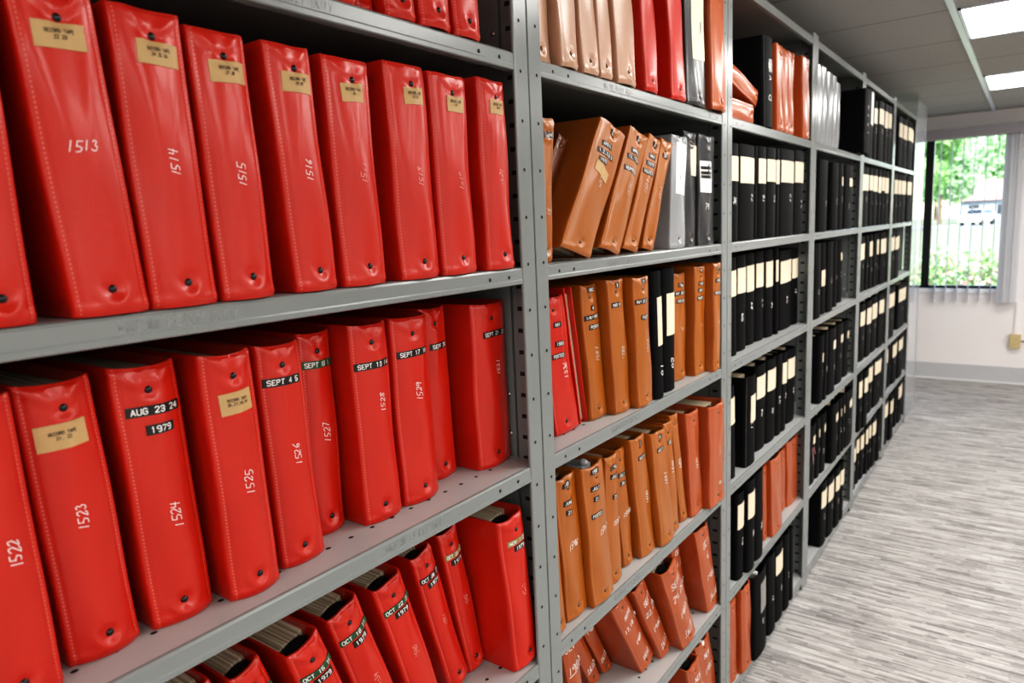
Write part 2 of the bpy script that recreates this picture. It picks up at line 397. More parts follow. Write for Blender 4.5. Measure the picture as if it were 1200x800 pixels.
TX[2, 'D', 4] = [('tape', 'JULY', 0, .060, 'black'), ('tape', '28', 0, .080, 'black'), ('num', '1599', .2, .45, .010, False, 'ink')]
TX[2, 'D', 5] = [('tape', '8', .2, .016, 'black'), ('tape', 'AUG 5', .2, .050, 'black'), ('num', '1600', .3, .48, .011, True, 'ink')]
TX[2, 'D', 6] = [('tape', '8', .2, .016, 'black'), ('tape', 'AUG 8', 0, .045, 'black'), ('num', '1601', .1, .58, .011, True, 'ink')]
TX[2, 'D', 7] = [('tape', '28', 0, .05, 'black'), ('num', '1602', 0, .6, .011, True, 'ink')]
TX[2, 'D', 8] = [('num', '1603', 0, .55, .010, True, 'ink')]
TX[2, 'D', 9] = [('num', '1604', 0, .5, .011, True, 'ink')]
TX[2, 'D', 10] = [('num', '1605', .1, .52, .010, True, 'faint'), ('tape', '29', .2, .22, 'gold')]
def hand(*lines): return [('hand', lines)]
TX[2, 'E', 0] = hand('SEPT', '1980'); TX[2, 'E', 1] = hand('80', '', '1610'); TX[2, 'E', 2] = hand('SEPT', '1980', '1611')
TX[2, 'E', 3] = hand('SEPT', '17,18,19', '1980', '1612'); TX[2, 'E', 4] = hand('SEPT', '22,23', '1980', '1613')
TX[2, 'E', 5] = hand('SEPT', '24,25', '1980', '1614'); TX[2, 'E', 6] = hand('OCT', '1,2', '1980', '1615'); TX[2, 'E', 7] = hand('OCT', '6', '1980', '1616')
TX[2, 'F', 0] = hand('NOV', '1980', '1625'); TX[2, 'F', 1] = hand('NOV', '1980', '1626'); TX[2, 'F', 2] = hand('NOV', '1980', '1627')

def sub(parent, name, vf, m):
    if not vf[0]: return None
    return mesh_obj(name, vf[0], vf[1], m, parent)

def make_binder(bay, row, ix, kind, x, y, w, h, lean, lab, labdrop, s, flag, order, roll=None, zoff=0.0):
    rnd = random.Random(hash((bay, ord(row), ix)) % 100000)
    style = 'black' if kind == 'black' else kind
    detail = 2 if bay == 1 else (2 if bay == 2 else (1 if (bay == 3 and kind != 'black') else 0))
    if kind == 'black': detail = min(detail, 0) if bay > 2 else 1
    la = math.radians(lean); shear = math.tan(la)*s
    sp = Spine(w, h, style, rnd, shear, detail > 0 and kind != 'black', bay >= 2)
    # lowest bottom corner on the shelf
    low = min(-u*math.sin(la)+(u*shear)*math.cos(la) for u in (-w/2, w/2))
    look = LOOK[kind]
    t = TX.get((bay, row, ix), [])
    ex = ''
    if any(q[0] == 'kraft' for q in t): ex = ' with tan title label'
    elif any(q[0] == 'tape' and q[4] == 'green' for q in t): ex = ' with green embossed tape'
    elif any(q[0] == 'tape' and q[4] == 'gold' for q in t): ex = ' with gold embossed tape'
    elif any(q[0] == 'tape' for q in t): ex = ' with black embossed tapes'
    elif any(q[0] == 'hand' for q in t): ex = ' dated in white ink'
    elif lab == 1: ex = ' with cream label'
    elif lab == 4: ex = ' with long white label'
    if bay == 4 and row == 'A' and kind == 'black': look = 'large black binder jutting out'
    elif lab in (2, 3): ex = ' with small cream label'
    lnw = ' leaning' if abs(lean) > 11 else ''
    if bay == 4 and row == 'A' and kind == 'black': ex = ''
    label = f'{look}{ex}{lnw}, {ORD[order]} along {ROWN[row]} of {BAYN[bay]}'
    root = empty(NAME[kind], (x, y, ZS[row]), label, 'binder', f'binders on the {ROWN[row]} of the {BAYN[bay]}', rx=-la if roll is None else roll)
    D = 0.283 if (bay, row, ix) != (2, 'B', 0) else 0.030
    V, F, S = cover_mesh(sp, D, detail)
    if kind == 'redopen':               # spine to the back, page edges to the aisle
        V = [(-D+.004-q[0], q[1], q[2]) for q in V]; F = [f[::-1] for f in F]
    if roll is None: root.location.z = ZS[row]+0.0008-min(-q[1]*math.sin(la)+q[2]*math.cos(la) for q in V)
    mk = M['blackedge'] if (kind == 'black' and flag == 1) else M[kind]
    co = mesh_obj('cover', V, F, mk, root, smooth=True, sharp=50)
    at = co.data.attributes.new('seam', 'FLOAT', 'POINT'); at.data.foreach_set('value', S)
    # page block
    pm = MB(); ph = h-(0.012 if kind != 'black' else 0.006)
    g = 0.0045
    front = -0.034 if kind != 'redopen' else -0.006
    y0, y1 = -w/2+g, w/2-g
    def pz(yy, zz): return zz + yy*shear
    n = 6 if detail else 1
    vv = []
    for xx in (front, -D+.006):
        for k in range(n+1):
            yy = y0+(y1-y0)*k/n
            jz = rnd.uniform(-.0025, .001) if detail else 0
            vv.append((xx, yy, pz(yy, .004))); vv.append((xx, yy, pz(yy, ph+jz)))
    q = 2*(n+1); ff = []
    for k in range(n):
        a = 2*k; b = a+2
        ff += [(a, b, b+1, a+1), (q+a, q+a+1, q+b+1, q+b), (a+1, b+1, q+b+1, q+a+1), (a, q+a, q+b, b)]
    ff += [(0, 1, q+1, q), (2*n, q+2*n, q+2*n+1, 2*n+1)]
    if D > .1: mesh_obj('paper_block', vv, ff, M['paper'], root)
    if detail and kind != 'black' and row in 'CDEF' and kind != 'redopen':
        mb = MB(); vv = []; k = 12; ry = min(.017, (y1-y0)*.38)
        for zz in (h-.05, h-.0135):
            for i in range(k): a = 2*math.pi*i/k; vv.append((-.0225+.0095*math.cos(a), ry*math.sin(a), pz(ry*math.sin(a), zz)))
        mb.add(vv, [(i, (i+1) % k, (i+1) % k+k, i+k) for i in range(k)]+[tuple(range(k, 2*k))])
        mb.build('binder_mechanism', M['mech'], root, True)
    # snaps
    if kind not in ('black', 'redopen') and detail:
        for zz in (sp.st, sp.sb):
            yy = sp.sy; z1 = zz+yy*shear
            mb = MB(); xx = sp(yy, z1)-.0002; r = .0041
            mb.cyl((xx-.001, yy, z1), r*1.12, .0016, 'x', 0, 14, r*1.05); mb.dome((xx+.0006, yy, z1), r*.95, .0026, 'x', 0, 14, 4)
            mb.build('snap', M['snap'] if kind == 'red' else M['brass'], root, True, 50)
    # labels and lettering
    for e in t:
        if e[0] == 'num':
            _, txt, v, tt, size, up, ink = e
            yy = v*w/2; vf = strokes([txt], sp, yy, h*tt+yy*shear, size*(.82 if bay == 1 else 1.05), (.00075 if ink == 'ink' else .0006) if bay == 1 else .0013, H, up, .28, .08, rnd=rnd, raise_=.0009, aspect=.50, skip=.0 if ink == 'ink' else .15)
            sub(root, 'handwritten_number', vf, M['white_ink'] if ink == 'ink' else (M['grey_ink'] if kind != 'red' else M['pink_ink']))
        elif e[0] == 'tape':
            _, txt, v, zt, colr = e
            size = .0058; L = min(len(txt)*size*.62*1.45+.007, w-.006); th = .0104
            yy = max(-w/2+.004+L/2, min(w/2-.005-L/2, (v if bay == 1 else v-.15)*w/2)); zz = h-zt+yy*shear
            tilt = rnd.uniform(-.03, .03)+math.atan(shear)*.8
            tp = sub(root, 'embossed_tape', plate(sp, yy-L/2, yy+L/2, zz-th/2, zz+th/2, .0007, 10, 2, tilt), M['tape_'+colr])
            sc = min(1, (L-.004)/(len(txt)*size*.62*1.45))
            fs = lambda a, b, c=yy, d=zz, k=tilt: sp(a, b)
            V2, F2 = strokes([txt], lambda a, b: 0, 0, 0, size, .00095, G, rnd=rnd, aspect=.62*sc)
            ct, st = math.cos(tilt), math.sin(tilt)
            V2 = [(0, yy+a*ct-b*st, zz+a*st+b*ct) for _, a, b in V2]
            V2 = [(sp(a, b)+.0011, a, b) for _, a, b in V2]
            mesh_obj('tape_lettering', V2, F2, M['white_ink'], tp)
        elif e[0] == 'kraft':
            _, lines, v, zt, lw, lh = e
            lw = min(lw, w-.012); yy = v*w/2; zz = (sp.st-.0045-lh/2 if row == 'B' and bay == 1 else h-zt-lh/2+.008)+yy*shear
            lb = sub(root, 'title_label', plate(sp, yy-lw/2, yy+lw/2, zz-lh/2, zz+lh/2, .0011, 12, 8, rnd.uniform(-.05, .05)), M['tan_label'])
            if lines: sub(lb, 'typed_lettering', strokes(lines, sp, yy, zz+.001, .0029, .0005, G, rnd=rnd, raise_=.0015, aspect=.5, gap=1.6), M['black_ink'])
        elif e[0] == 'hand':
            lines = e[1]; size = .019
            mx = max(len(q) for q in lines)
            size = min(size, (w-.006)/(mx*.42*1.45))
            for k, ln in enumerate(lines):
                tt = (.80, .66, .42, .18)[k] if len(lines) == 4 else (.82, .62, .22)[k]
                sub(root, 'handwritten_date', strokes([ln], sp, .002, h*tt, size, .0017, H, False, .12, .035, rnd=rnd, raise_=.0010, aspect=.42, deco={0} if k == len(lines)-1 else None), M['white_ink'])
    if kind == 'grey' and bay == 2 and row == 'A':
        sub(root, 'title_label', plate(sp, -w*.28, w*.40, h*.36, h*.9, .0006, 6, 6), M['cream'])
    if kind == 'grey' and bay == 2 and row == 'B':
        if ix == 7: sub(root, 'title_label', plate(sp, -w*.1, w*.46, h*.62, h*.88, .0006, 6, 6), M['cream'])
        else:
            lb = sub(root, 'title_label', plate(sp, -w*.44, w*.2, h*.48, h*.76, .0006, 6, 6), M['white_label'])
            for k, zz in enumerate((.70, .655, .62)):
                sub(root, 'embossed_tape', plate(sp, -w*.4, w*.1, h*zz-.004, h*zz+.004, .0010, 6, 2), M['tape_black'])
            sub(root, 'handwritten_number', strokes(['79'], sp, -w*.1, h*.36, .016, .0018, H, False, .3, .1, rnd=rnd), M['white_ink'])
    if kind == 'silver' and bay == 2:
        sub(root, 'title_label', plate(sp, -w*.3, w*.44, h*.48, h*.93, .0006, 6, 6), M['white_label'])
    if kind == 'black':
        cw = w*.44
        if bay == 2:
            lb = sub(root, 'title_label', plate(sp, -w*.16 if ix == 5 else -w*.3, w*.46, h*.46 if ix == 6 else h*.42, h*.80, .0006, 6, 6), M['cream'])
            sub(root, 'handwritten_number', strokes(['01'] if ix == 5 else ['02'], sp, w*.2 if ix == 5 else w*.1, h*.22, .015, .0022, H, True, .2, .1, rnd=rnd), M['white_ink'])
        elif lab == 1:
            hi = .87-labdrop/h; lo = hi-rnd.uniform(.24, .29)
            if flag == 1: lo, hi = .48, .78
            sub(root, 'title_label', plate(sp, -cw if flag != 1 else -w*.15, cw, h*lo, h*hi, .0010, 7, 2), M['cream'])
        elif lab == 2:
            hi = .80-labdrop/h
            sub(root, 'title_label', plate(sp, -w*.05, cw, h*(hi-.13), h*hi, .0006, 3, 2), M['cream'])
        elif lab == 3:
            sub(root, 'title_label', plate(sp, -w*.4, cw, h*.40, h*.62, .0006, 3, 2), M['cream'])
        if flag == 2:
            sub(root, 'title_label', plate(sp, -w*.1, w*.42, h*.5, h*.86, .0006, 4, 4), M['silver_label'])
        if bay > 2 and w > .05:
            v = rnd.uniform(-.1, .25)*w
            txt = [str(rnd.randint(10, 99))]
            if bay == 3 and row == 'A': txt, v = ['D  V R'], 0
            if bay == 4 and row == 'A': txt = ['1 9 7 9']
            sub(root, 'handwritten_number', strokes(txt, sp, v, h*(rnd.uniform(.34, .46) if row != 'A' else .5), .014 if row != 'A' else .02, .0022, H, True, .2, .12, rnd=rnd), M['grey_ink'] if bay > 3 else M['white_ink'])
        if bay == 3 and row == 'A':
            sub(root, 'title_label', plate(sp, -w*.1, w*.42, h*.62, h*.76, .0006, 3, 2), M['silver_label'])
        if lab == 4:
            sub(root, 'title_label', plate(sp, -w*.1, w*.44, h*.50, h*.98, .0006, 3, 2), M['white_label'])
        if bay == 4 and row == 'A':
            pass
        if flag == 3:
            vf = ([], [])
            rb = MB(); 
            for a, b in (((-.02, .62), (-.01, .40)), ((0, .62), (.03, .48)), ((-.02, .62), (0, .62))):
                p = (sp(a[0], h*a[1])+.002, a[0], h*a[1]); r_ = (sp(b[0], h*b[1])+.004, b[0], h*b[1])
                rb.add([(p[0], p[1]-.003, p[2]), (p[0], p[1]+.003, p[2]), (r_[0], r_[1]+.003, r_[2]), (r_[0], r_[1]-.003, r_[2])], [(0, 1, 2, 3)])
            rb.build('ribbon_marker', M['ribbon'], root)
    if (bay, row, ix) == (2, 'D', 2):
        b = MB(); b.box((-.05, -.02, h-.012), (-.012, .012, h-.002)); b.dome((-.02, -.004, h+.002), .008, .012, 'x')
        b.build('plastic_clip', M['silver'], root, True)
    if (bay, row, ix) == (2, 'F', 2) or (bay, row, ix) == (3, 'F', 2):
        b = MB(); b.cyl((-.12, -.006, h-(.006 if bay == 2 else .009)), .007, .125 if bay == 2 else .112, 'x', 0, 12); b.build('rolled_paper', M['white_label'], root, True)
    return root
# bay, shelf, place, kind, spine x, y, thickness, height, lean, label style, label drop, base shear, extras
BINDERS = [
(1,'A',0,'red',-0.01,-0.366,0.0409,0.285,-3.0,0,0,1,0),
(1,'A',1,'red',-0.03,-0.3135,0.03,0.285,-4.7,0,0,1,0),
(1,'A',2,'red',-0.008,-0.2709,0.0526,0.285,-4.0,0,0,1,0),
(1,'A',3,'red',-0.005,-0.207,0.0623,0.285,-4.1,0,0,1,0),
(1,'A',4,'red',-0.005,-0.1405,0.0574,0.285,-3.7,0,0,1,0),
(1,'B',0,'red',-0.008,-0.7527,0.0482,0.2875,-0.6,0,0,1,0),
(1,'B',1,'red',-0.006,-0.6685,0.0673,0.2746,-4.0,0,0,1,0),
(1,'B',2,'red',-0.006,-0.5994,0.0683,0.2732,-2.0,0,0,1,0),
(1,'B',3,'red',-0.006,-0.528,0.0635,0.2677,-2.2,0,0,1,0),
(1,'B',4,'red',-0.006,-0.4395,0.0599,0.269,-3.4,0,0,1,0),
(1,'B',5,'red',-0.006,-0.365,0.069,0.2677,-1.9,0,0,1,0),
(1,'B',6,'red',-0.006,-0.266,0.074,0.2761,-1.7,0,0,1,0),
(1,'B',7,'red',-0.006,-0.1845,0.075,0.2751,-1.5,0,0,1,0),
(1,'B',8,'red',-0.006,-0.0855,0.0675,0.2816,-1.7,0,0,1,0),
(1,'C',0,'red',-0.0355,-0.771,0.063,0.2771,-1.7,0,0,1,0),
(1,'C',1,'red',-0.057,-0.6935,0.0674,0.2774,-3.0,0,0,1,0),
(1,'C',2,'red',-0.0525,-0.615,0.0674,0.2788,-2.6,0,0,1,0),
(1,'C',3,'red',-0.033,-0.54,0.0625,0.2787,-2.0,0,0,1,0),
(1,'C',4,'red',-0.0495,-0.4615,0.062,0.2757,-2.3,0,0,1,0),
(1,'C',5,'red',-0.0915,-0.386,0.054,0.275,-0.2,0,0,1,0),
(1,'C',6,'red',-0.0585,-0.3165,0.068,0.2791,-1.4,0,0,1,0),
(1,'C',7,'red',-0.061,-0.2355,0.076,0.2791,-1.4,0,0,1,0),
(1,'C',8,'red',-0.0985,-0.1445,0.062,0.2801,-1.6,0,0,1,0),
(1,'C',9,'red',-0.0615,-0.0525,0.089,0.278,-0.6,0,0,1,0),
(1,'D',0,'red',-0.056,-0.537,0.055,0.272,-18.0,0,0,0,0),
(1,'D',1,'red',-0.055,-0.47,0.043,0.272,-18.0,0,0,0,0),
(1,'D',2,'red',-0.037,-0.402,0.0525,0.272,-18.0,0,0,0,0),
(1,'D',3,'red',-0.06,-0.3205,0.057,0.272,-18.0,0,0,0,0),
(1,'D',4,'red',-0.06,-0.245,0.056,0.272,-16.4,0,0,0,0),
(1,'D',5,'red',-0.0805,-0.157,0.0487,0.2723,-15.4,0,0,0,0),
(1,'D',6,'red',-0.086,-0.1028,0.0447,0.2785,-11.9,0,0,0,0),
(1,'D',7,'red',-0.0195,-0.045,0.07,0.2844,-6.6,0,0,0,0),
(2,'A',0,'tan',-0.016,0.0655,0.0589,0.285,-3.9,0,0,1,0),
(2,'A',1,'tan',0.0,0.1325,0.0568,0.285,-5.2,0,0,1,0),
(2,'A',2,'tan',0.0,0.205,0.0554,0.285,-6.0,0,0,1,0),
(2,'A',3,'tan',0.0,0.264,0.0461,0.285,-6.0,0,0,1,0),
(2,'A',4,'tan',0.0,0.3485,0.0779,0.285,-6.0,0,0,1,0),
(2,'A',5,'red',0.0,0.4595,0.0617,0.285,-5.8,0,0,1,0),
(2,'A',6,'red',0.0,0.6005,0.0738,0.285,-6.0,0,0,1,0),
(2,'A',7,'grey',0.0,0.7109,0.1178,0.285,-3.9,0,0,1,0),
(2,'A',8,'sienna',0.012,0.8252,0.0974,0.285,-3.9,0,0,1,0),
(2,'B',0,'brown',-0.018,0.062,0.034,0.247,4.6,0,0,1,0),
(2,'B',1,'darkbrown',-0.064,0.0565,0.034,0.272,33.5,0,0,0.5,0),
(2,'B',2,'brown',-0.008,0.1444,0.098,0.285,34.0,0,0,0.5,0),
(2,'B',3,'brown',-0.008,0.273,0.078,0.2775,31.0,0,0,0.5,0),
(2,'B',4,'brown',-0.008,0.362,0.058,0.27,29.0,0,0,0.5,0),
(2,'B',5,'brown',-0.008,0.444,0.05,0.26,25.0,0,0,0.5,0),
(2,'B',6,'silver',-0.008,0.604,0.081,0.2573,4.0,0,0,1,0),
(2,'B',7,'grey',-0.02,0.7098,0.0709,0.2746,0.8,0,0,1,0),
(2,'B',8,'grey',-0.012,0.7977,0.1025,0.272,0.8,0,0,1,0),
(2,'C',0,'red',-0.052,0.1675,0.0839,0.2727,-9.4,0,0,1,0),
(2,'C',1,'redopen',-0.0595,0.2377,0.0294,0.2834,-10.1,0,0,1,0),
(2,'C',2,'brown',-0.047,0.2853,0.0624,0.2826,-6.9,0,0,1,0),
(2,'C',3,'brown',-0.0255,0.352,0.0677,0.2864,-5.6,0,0,1,0),
(2,'C',4,'brown',-0.007,0.4225,0.0689,0.284,-3.5,0,0,1,0),
(2,'C',5,'black',-0.0075,0.496,0.048,0.2897,-2.2,0,0,1,0),
(2,'C',6,'black',-0.019,0.576,0.066,0.29,0.3,0,0,1,0),
(2,'C',7,'brown',-0.0435,0.6978,0.0741,0.2706,0.5,0,0,1,0),
(2,'C',8,'brown',-0.023,0.779,0.066,0.282,0.5,0,0,1,0),
(2,'C',9,'brown',0.0005,0.841,0.048,0.2855,-0.1,0,0,1,0),
(2,'D',0,'brown',-0.016,0.065,0.0304,0.2942,-4.0,0,0,1,0),
(2,'D',1,'brown',-0.022,0.135,0.0714,0.2989,-6.3,0,0,1,0),
(2,'D',2,'brown',-0.0055,0.2126,0.0806,0.3008,-6.3,0,0,1,0),
(2,'D',3,'brown',-0.02,0.2905,0.053,0.2861,-1.8,0,0,1,0),
(2,'D',4,'brown',-0.034,0.3788,0.0442,0.2821,-7.3,0,0,1,0),
(2,'D',5,'brown',-0.019,0.4508,0.0701,0.2977,-9.6,0,0,1,0),
(2,'D',6,'brown',-0.005,0.5289,0.0753,0.2936,-10.2,0,0,1,0),
(2,'D',7,'brown',-0.014,0.5935,0.0426,0.292,-8.3,0,0,1,0),
(2,'D',8,'brown',-0.021,0.665,0.0372,0.3008,-11.7,0,0,1,0),
(2,'D',9,'sienna',-0.0105,0.7249,0.0753,0.2853,-6.4,0,0,1,0),
(2,'D',10,'sienna',0.0105,0.8185,0.109,0.279,-1.0,0,0,1,0),
(2,'E',0,'sienna',-0.0695,0.221,0.0533,0.285,-12.0,0,0,1,0),
(2,'E',1,'sienna',-0.127,0.3796,0.0403,0.285,-28.0,0,0,1,0),
(2,'E',2,'sienna',-0.1245,0.4361,0.0368,0.285,-30.0,0,0,1,0),
(2,'E',3,'sienna',-0.05,0.5026,0.0654,0.28,-32.0,0,0,0.5,0),
(2,'E',4,'sienna',-0.034,0.5751,0.055,0.29,-31.0,0,0,0.5,0),
(2,'E',5,'sienna',-0.003,0.652,0.08,0.2892,-26.0,0,0,0.6,0),
(2,'E',6,'sienna',-0.0625,0.7703,0.0414,0.285,-17.2,0,0,1,0),
(2,'E',7,'sienna',-0.016,0.857,0.0851,0.2855,-18.5,0,0,1,0),
(2,'F',0,'sienna',-0.053,0.564,0.0968,0.2597,-17.6,0,0,1,0),
(2,'F',1,'sienna',0.0035,0.7555,0.0804,0.2843,-20.7,0,0,1,0),
(2,'F',2,'sienna',-0.016,0.8531,0.1012,0.2764,-16.8,0,0,1,0),
(3,'A',0,'black',-0.002,1.281,0.0897,0.2557,-3.8,0,0,1,1),
(3,'A',1,'sienna',-0.004,1.4114,0.059,0.2594,-5.0,0,0,1,0),
(3,'A',2,'sienna',-0.004,1.4718,0.059,0.2554,-3.5,0,0,1,0),
(3,'A',3,'sienna',-0.004,1.5328,0.0603,0.2589,-2.3,0,0,1,0),
(3,'A',4,'sienna',-0.004,1.737,0.0868,0.2728,-5.7,0,0,1,0),
(3,'B',0,'black',-0.012,1.005,0.07,0.2658,0.0,1,0,1,0),
(3,'B',1,'black',-0.012,1.1155,0.137,0.2688,0.0,1,0,1,0),
(3,'B',2,'black',-0.012,1.2,0.024,0.2713,0.0,0,0,1,0),
(3,'B',3,'black',-0.012,1.256,0.08,0.2728,0.0,1,0,1,0),
(3,'B',4,'black',-0.012,1.3505,0.099,0.2758,0.0,1,0,1,0),
(3,'B',5,'black',-0.012,1.422,0.038,0.2783,0.0,1,0,1,0),
(3,'B',6,'black',-0.012,1.532,0.168,0.2813,0.0,1,0,1,0),
(3,'B',7,'black',-0.012,1.679,0.122,0.2858,0.0,1,0,1,0),
(3,'C',0,'black',-0.0315,1.068,0.05,0.2872,-2.0,1,0,1,0),
(3,'C',1,'black',-0.0415,1.1635,0.0835,0.289,-0.5,1,0,1,0),
(3,'C',2,'black',-0.051,1.2787,0.0801,0.289,-1.0,1,0,1,0),
(3,'C',3,'black',-0.0475,1.3622,0.0845,0.2905,-0.7,1,0,1,0),
(3,'C',4,'black',-0.042,1.4513,0.0844,0.2916,-1.4,1,0,1,0),
(3,'C',5,'black',-0.0325,1.5115,0.0285,0.2922,-1.9,1,0,1,0),
(3,'C',6,'black',-0.0435,1.6536,0.1507,0.281,-1.7,1,0,1,0),
(3,'C',7,'black',-0.044,1.7769,0.0865,0.2807,-1.7,1,0,1,0),
(3,'D',0,'black',-0.0195,1.028,0.0479,0.2824,-3.0,1,0,1,0),
(3,'D',1,'black',-0.014,1.17,0.0955,0.2816,1.1,1,0,1,1),
(3,'D',2,'black',-0.035,1.3419,0.1003,0.285,0.6,1,0,1,0),
(3,'D',3,'black',-0.0315,1.4451,0.1035,0.2871,1.4,1,0,1,0),
(3,'D',4,'black',-0.028,1.5263,0.0565,0.2868,2.4,0,0,1,0),
(3,'D',5,'black',-0.0275,1.5855,0.0589,0.2838,2.8,1,0,1,0),
(3,'D',6,'black',-0.038,1.718,0.1055,0.2771,1.3,1,0,1,0),
(3,'E',0,'black',-0.016,0.9502,0.0565,0.2961,1.1,1,0.05,1,0),
(3,'E',1,'black',-0.0075,1.0623,0.0618,0.274,0.6,1,0,1,0),
(3,'E',2,'black',0.003,1.1318,0.0706,0.2925,0.2,1,0,1,0),
(3,'E',3,'black',0.0,1.2265,0.0815,0.2926,-1.3,0,0,1,0),
(3,'E',4,'sienna',-0.02,1.3634,0.0406,0.2695,-4.7,0,0,1,0),
(3,'E',5,'sienna',-0.004,1.447,0.1184,0.2829,-5.2,0,0,1,0),
(3,'E',6,'sienna',-0.0385,1.6495,0.0547,0.2433,-4.6,0,0,1,0),
(3,'E',7,'sienna',-0.0295,1.749,0.1414,0.2619,-4.7,0,0,1,0),
(3,'F',0,'sienna',-0.013,1.0223,0.0644,0.2711,-2.7,0,0,1,0),
(3,'F',1,'sienna',0.0015,1.1063,0.0864,0.2877,-2.7,0,0,1,0),
(3,'F',2,'black',0.012,1.2149,0.1283,0.2891,-2.3,0,0,1,2),
(3,'F',3,'black',0.007,1.3565,0.0828,0.2894,-3.9,0,0,1,0),
(3,'F',4,'black',0.0045,1.4543,0.0932,0.2888,-2.6,1,0,1,0),
(3,'F',5,'black',0.007,1.5382,0.0721,0.2911,-1.6,0,0,1,0),
(3,'F',6,'black',0.0065,1.6095,0.041,0.2858,-2.4,0,0,1,0),
(4,'A',0,'silver',-0.004,1.912,0.072,0.2773,0.0,0,0,1,0),
(4,'A',1,'silver',-0.004,1.988,0.072,0.2803,0.0,0,0,1,0),
(4,'A',2,'silver',-0.004,2.0825,0.091,0.2743,0.0,0,0,1,0),
(4,'A',3,'silver',-0.004,2.167,0.062,0.2738,0.0,0,0,1,0),
(4,'A',4,'silver',-0.004,2.2335,0.063,0.2568,0.0,0,0,1,0),
(4,'B',0,'black',-0.006,2.018,0.138,0.2723,0.0,0,0,1,0),
(4,'B',1,'black',-0.006,2.223,0.118,0.2728,0.0,0,0,1,0),
(4,'B',2,'black',-0.006,2.329,0.088,0.2733,0.0,2,0,1,0),
(4,'B',3,'black',-0.006,2.489,0.162,0.2738,0.0,2,0,1,0),
(4,'C',0,'black',-0.0035,1.9525,0.0989,0.2917,-2.2,0,0,1,0),
(4,'C',1,'black',-0.015,2.094,0.0776,0.2892,-2.4,3,0,1,0),
(4,'C',2,'black',-0.0085,2.1861,0.1041,0.2902,-2.0,0,0,1,0),
(4,'C',3,'black',-0.024,2.355,0.0779,0.2882,-2.2,0,0,1,0),
(4,'C',4,'black',-0.0405,2.5345,0.0948,0.2845,-3.2,2,0,1,0),
(4,'D',0,'black',-0.0075,2.0506,0.0718,0.2777,3.3,2,0.02,1,0),
(4,'D',1,'black',-0.004,2.1177,0.0533,0.2833,3.3,0,0,1,0),
(4,'D',2,'black',-0.0075,2.25,0.1339,0.2808,2.7,2,0,1,0),
(4,'D',3,'black',-0.02,2.463,0.1344,0.2732,2.2,2,0,1,0),
(4,'D',4,'black',-0.0255,2.6295,0.1164,0.2652,2.5,2,0,1,0),
(4,'E',0,'black',-0.0195,1.9838,0.1034,0.2459,2.3,2,0,1,3),
(4,'E',1,'black',-0.0165,2.0734,0.0644,0.2561,1.3,2,0,1,0),
(4,'E',2,'black',-0.015,2.1579,0.0879,0.2565,1.3,2,0,1,0),
(4,'E',3,'black',-0.004,2.3306,0.1272,0.2631,1.3,2,0,1,0),
(4,'E',4,'black',-0.0015,2.4271,0.0574,0.2641,0.7,2,0,1,0),
(4,'E',5,'black',0.0,2.488,0.0527,0.2675,0.7,2,0,1,0),
(4,'E',6,'black',0.0015,2.5995,0.156,0.2675,-0.2,2,0,1,0),
(4,'F',0,'black',-0.005,2.1507,0.104,0.2794,1.9,1,0,1,0),
(4,'F',1,'black',-0.0015,2.277,0.1183,0.2731,-0.2,1,0,1,0),
(4,'F',2,'black',0.004,2.3846,0.0945,0.277,0.5,1,0,1,0),
(4,'F',3,'black',0.0045,2.4705,0.0749,0.2746,1.5,1,0,1,0),
(4,'A',5,'black',0.034,2.642,0.112,0.2773,0.0,0,0,1,1),
(5,'A',0,'black',-0.004,2.938,0.148,0.3133,0.0,4,0,1,0),
(5,'A',1,'black',-0.004,3.0735,0.095,0.2808,0.0,1,0,1,0),
(5,'A',2,'black',-0.004,3.2465,0.155,0.2963,0.0,1,0,1,0),
(5,'A',3,'black',-0.004,3.393,0.102,0.2998,0.0,1,0,1,0),
(5,'A',4,'black',-0.004,3.511,0.118,0.3018,0.0,1,0,1,0),
(5,'B',0,'black',-0.004,2.8685,0.163,0.2833,0.0,1,0,1,0),
(5,'B',1,'black',-0.004,3.0105,0.097,0.2843,0.0,1,0,1,0),
(5,'B',2,'black',-0.004,3.131,0.13,0.2853,0.0,1,0,1,0),
(5,'B',3,'black',-0.004,3.2595,0.091,0.2858,0.0,1,0,1,0),
(5,'B',4,'black',-0.004,3.363,0.09,0.2868,0.0,1,0,1,0),
(5,'B',5,'black',-0.004,3.4815,0.131,0.2873,0.0,1,0,1,0),
(5,'C',0,'black',-0.0365,3.0342,0.1252,0.2832,-2.3,1,0,1,0),
(5,'C',1,'black',-0.0325,3.1419,0.0809,0.2864,-3.0,0,0,1,0),
(5,'C',2,'black',-0.0285,3.2306,0.0872,0.2891,-3.7,1,0,1,0),
(5,'C',3,'black',-0.0245,3.3255,0.0999,0.2893,-2.7,0,0,1,0),
(5,'C',4,'black',-0.026,3.4195,0.0563,0.2914,-2.9,1,0,1,0),
(5,'C',5,'black',-0.0185,3.5482,0.1996,0.29,-0.5,1,0,1,0),
(5,'D',0,'black',-0.0295,3.054,0.1413,0.2965,-0.0,1,0,1,0),
(5,'D',1,'black',-0.024,3.1995,0.1472,0.2986,1.3,1,0,1,0),
(5,'D',2,'black',-0.023,3.3604,0.1649,0.3055,0.8,1,0,1,0),
(5,'D',3,'black',-0.016,3.5341,0.18,0.3076,1.8,1,0,1,0),
(5,'E',0,'black',-0.016,2.7892,0.0587,0.2942,-1.9,1,0,1,0),
(5,'E',1,'black',0.0045,2.8642,0.0899,0.2957,-0.6,1,0,1,0),
(5,'E',2,'black',0.012,2.9631,0.1054,0.2946,1.2,1,0,1,0),
(5,'E',3,'black',-0.019,3.2719,0.1346,0.2903,2.1,1,0,1,0),
(5,'E',4,'black',-0.0135,3.4687,0.2381,0.2921,2.1,1,0,1,0),
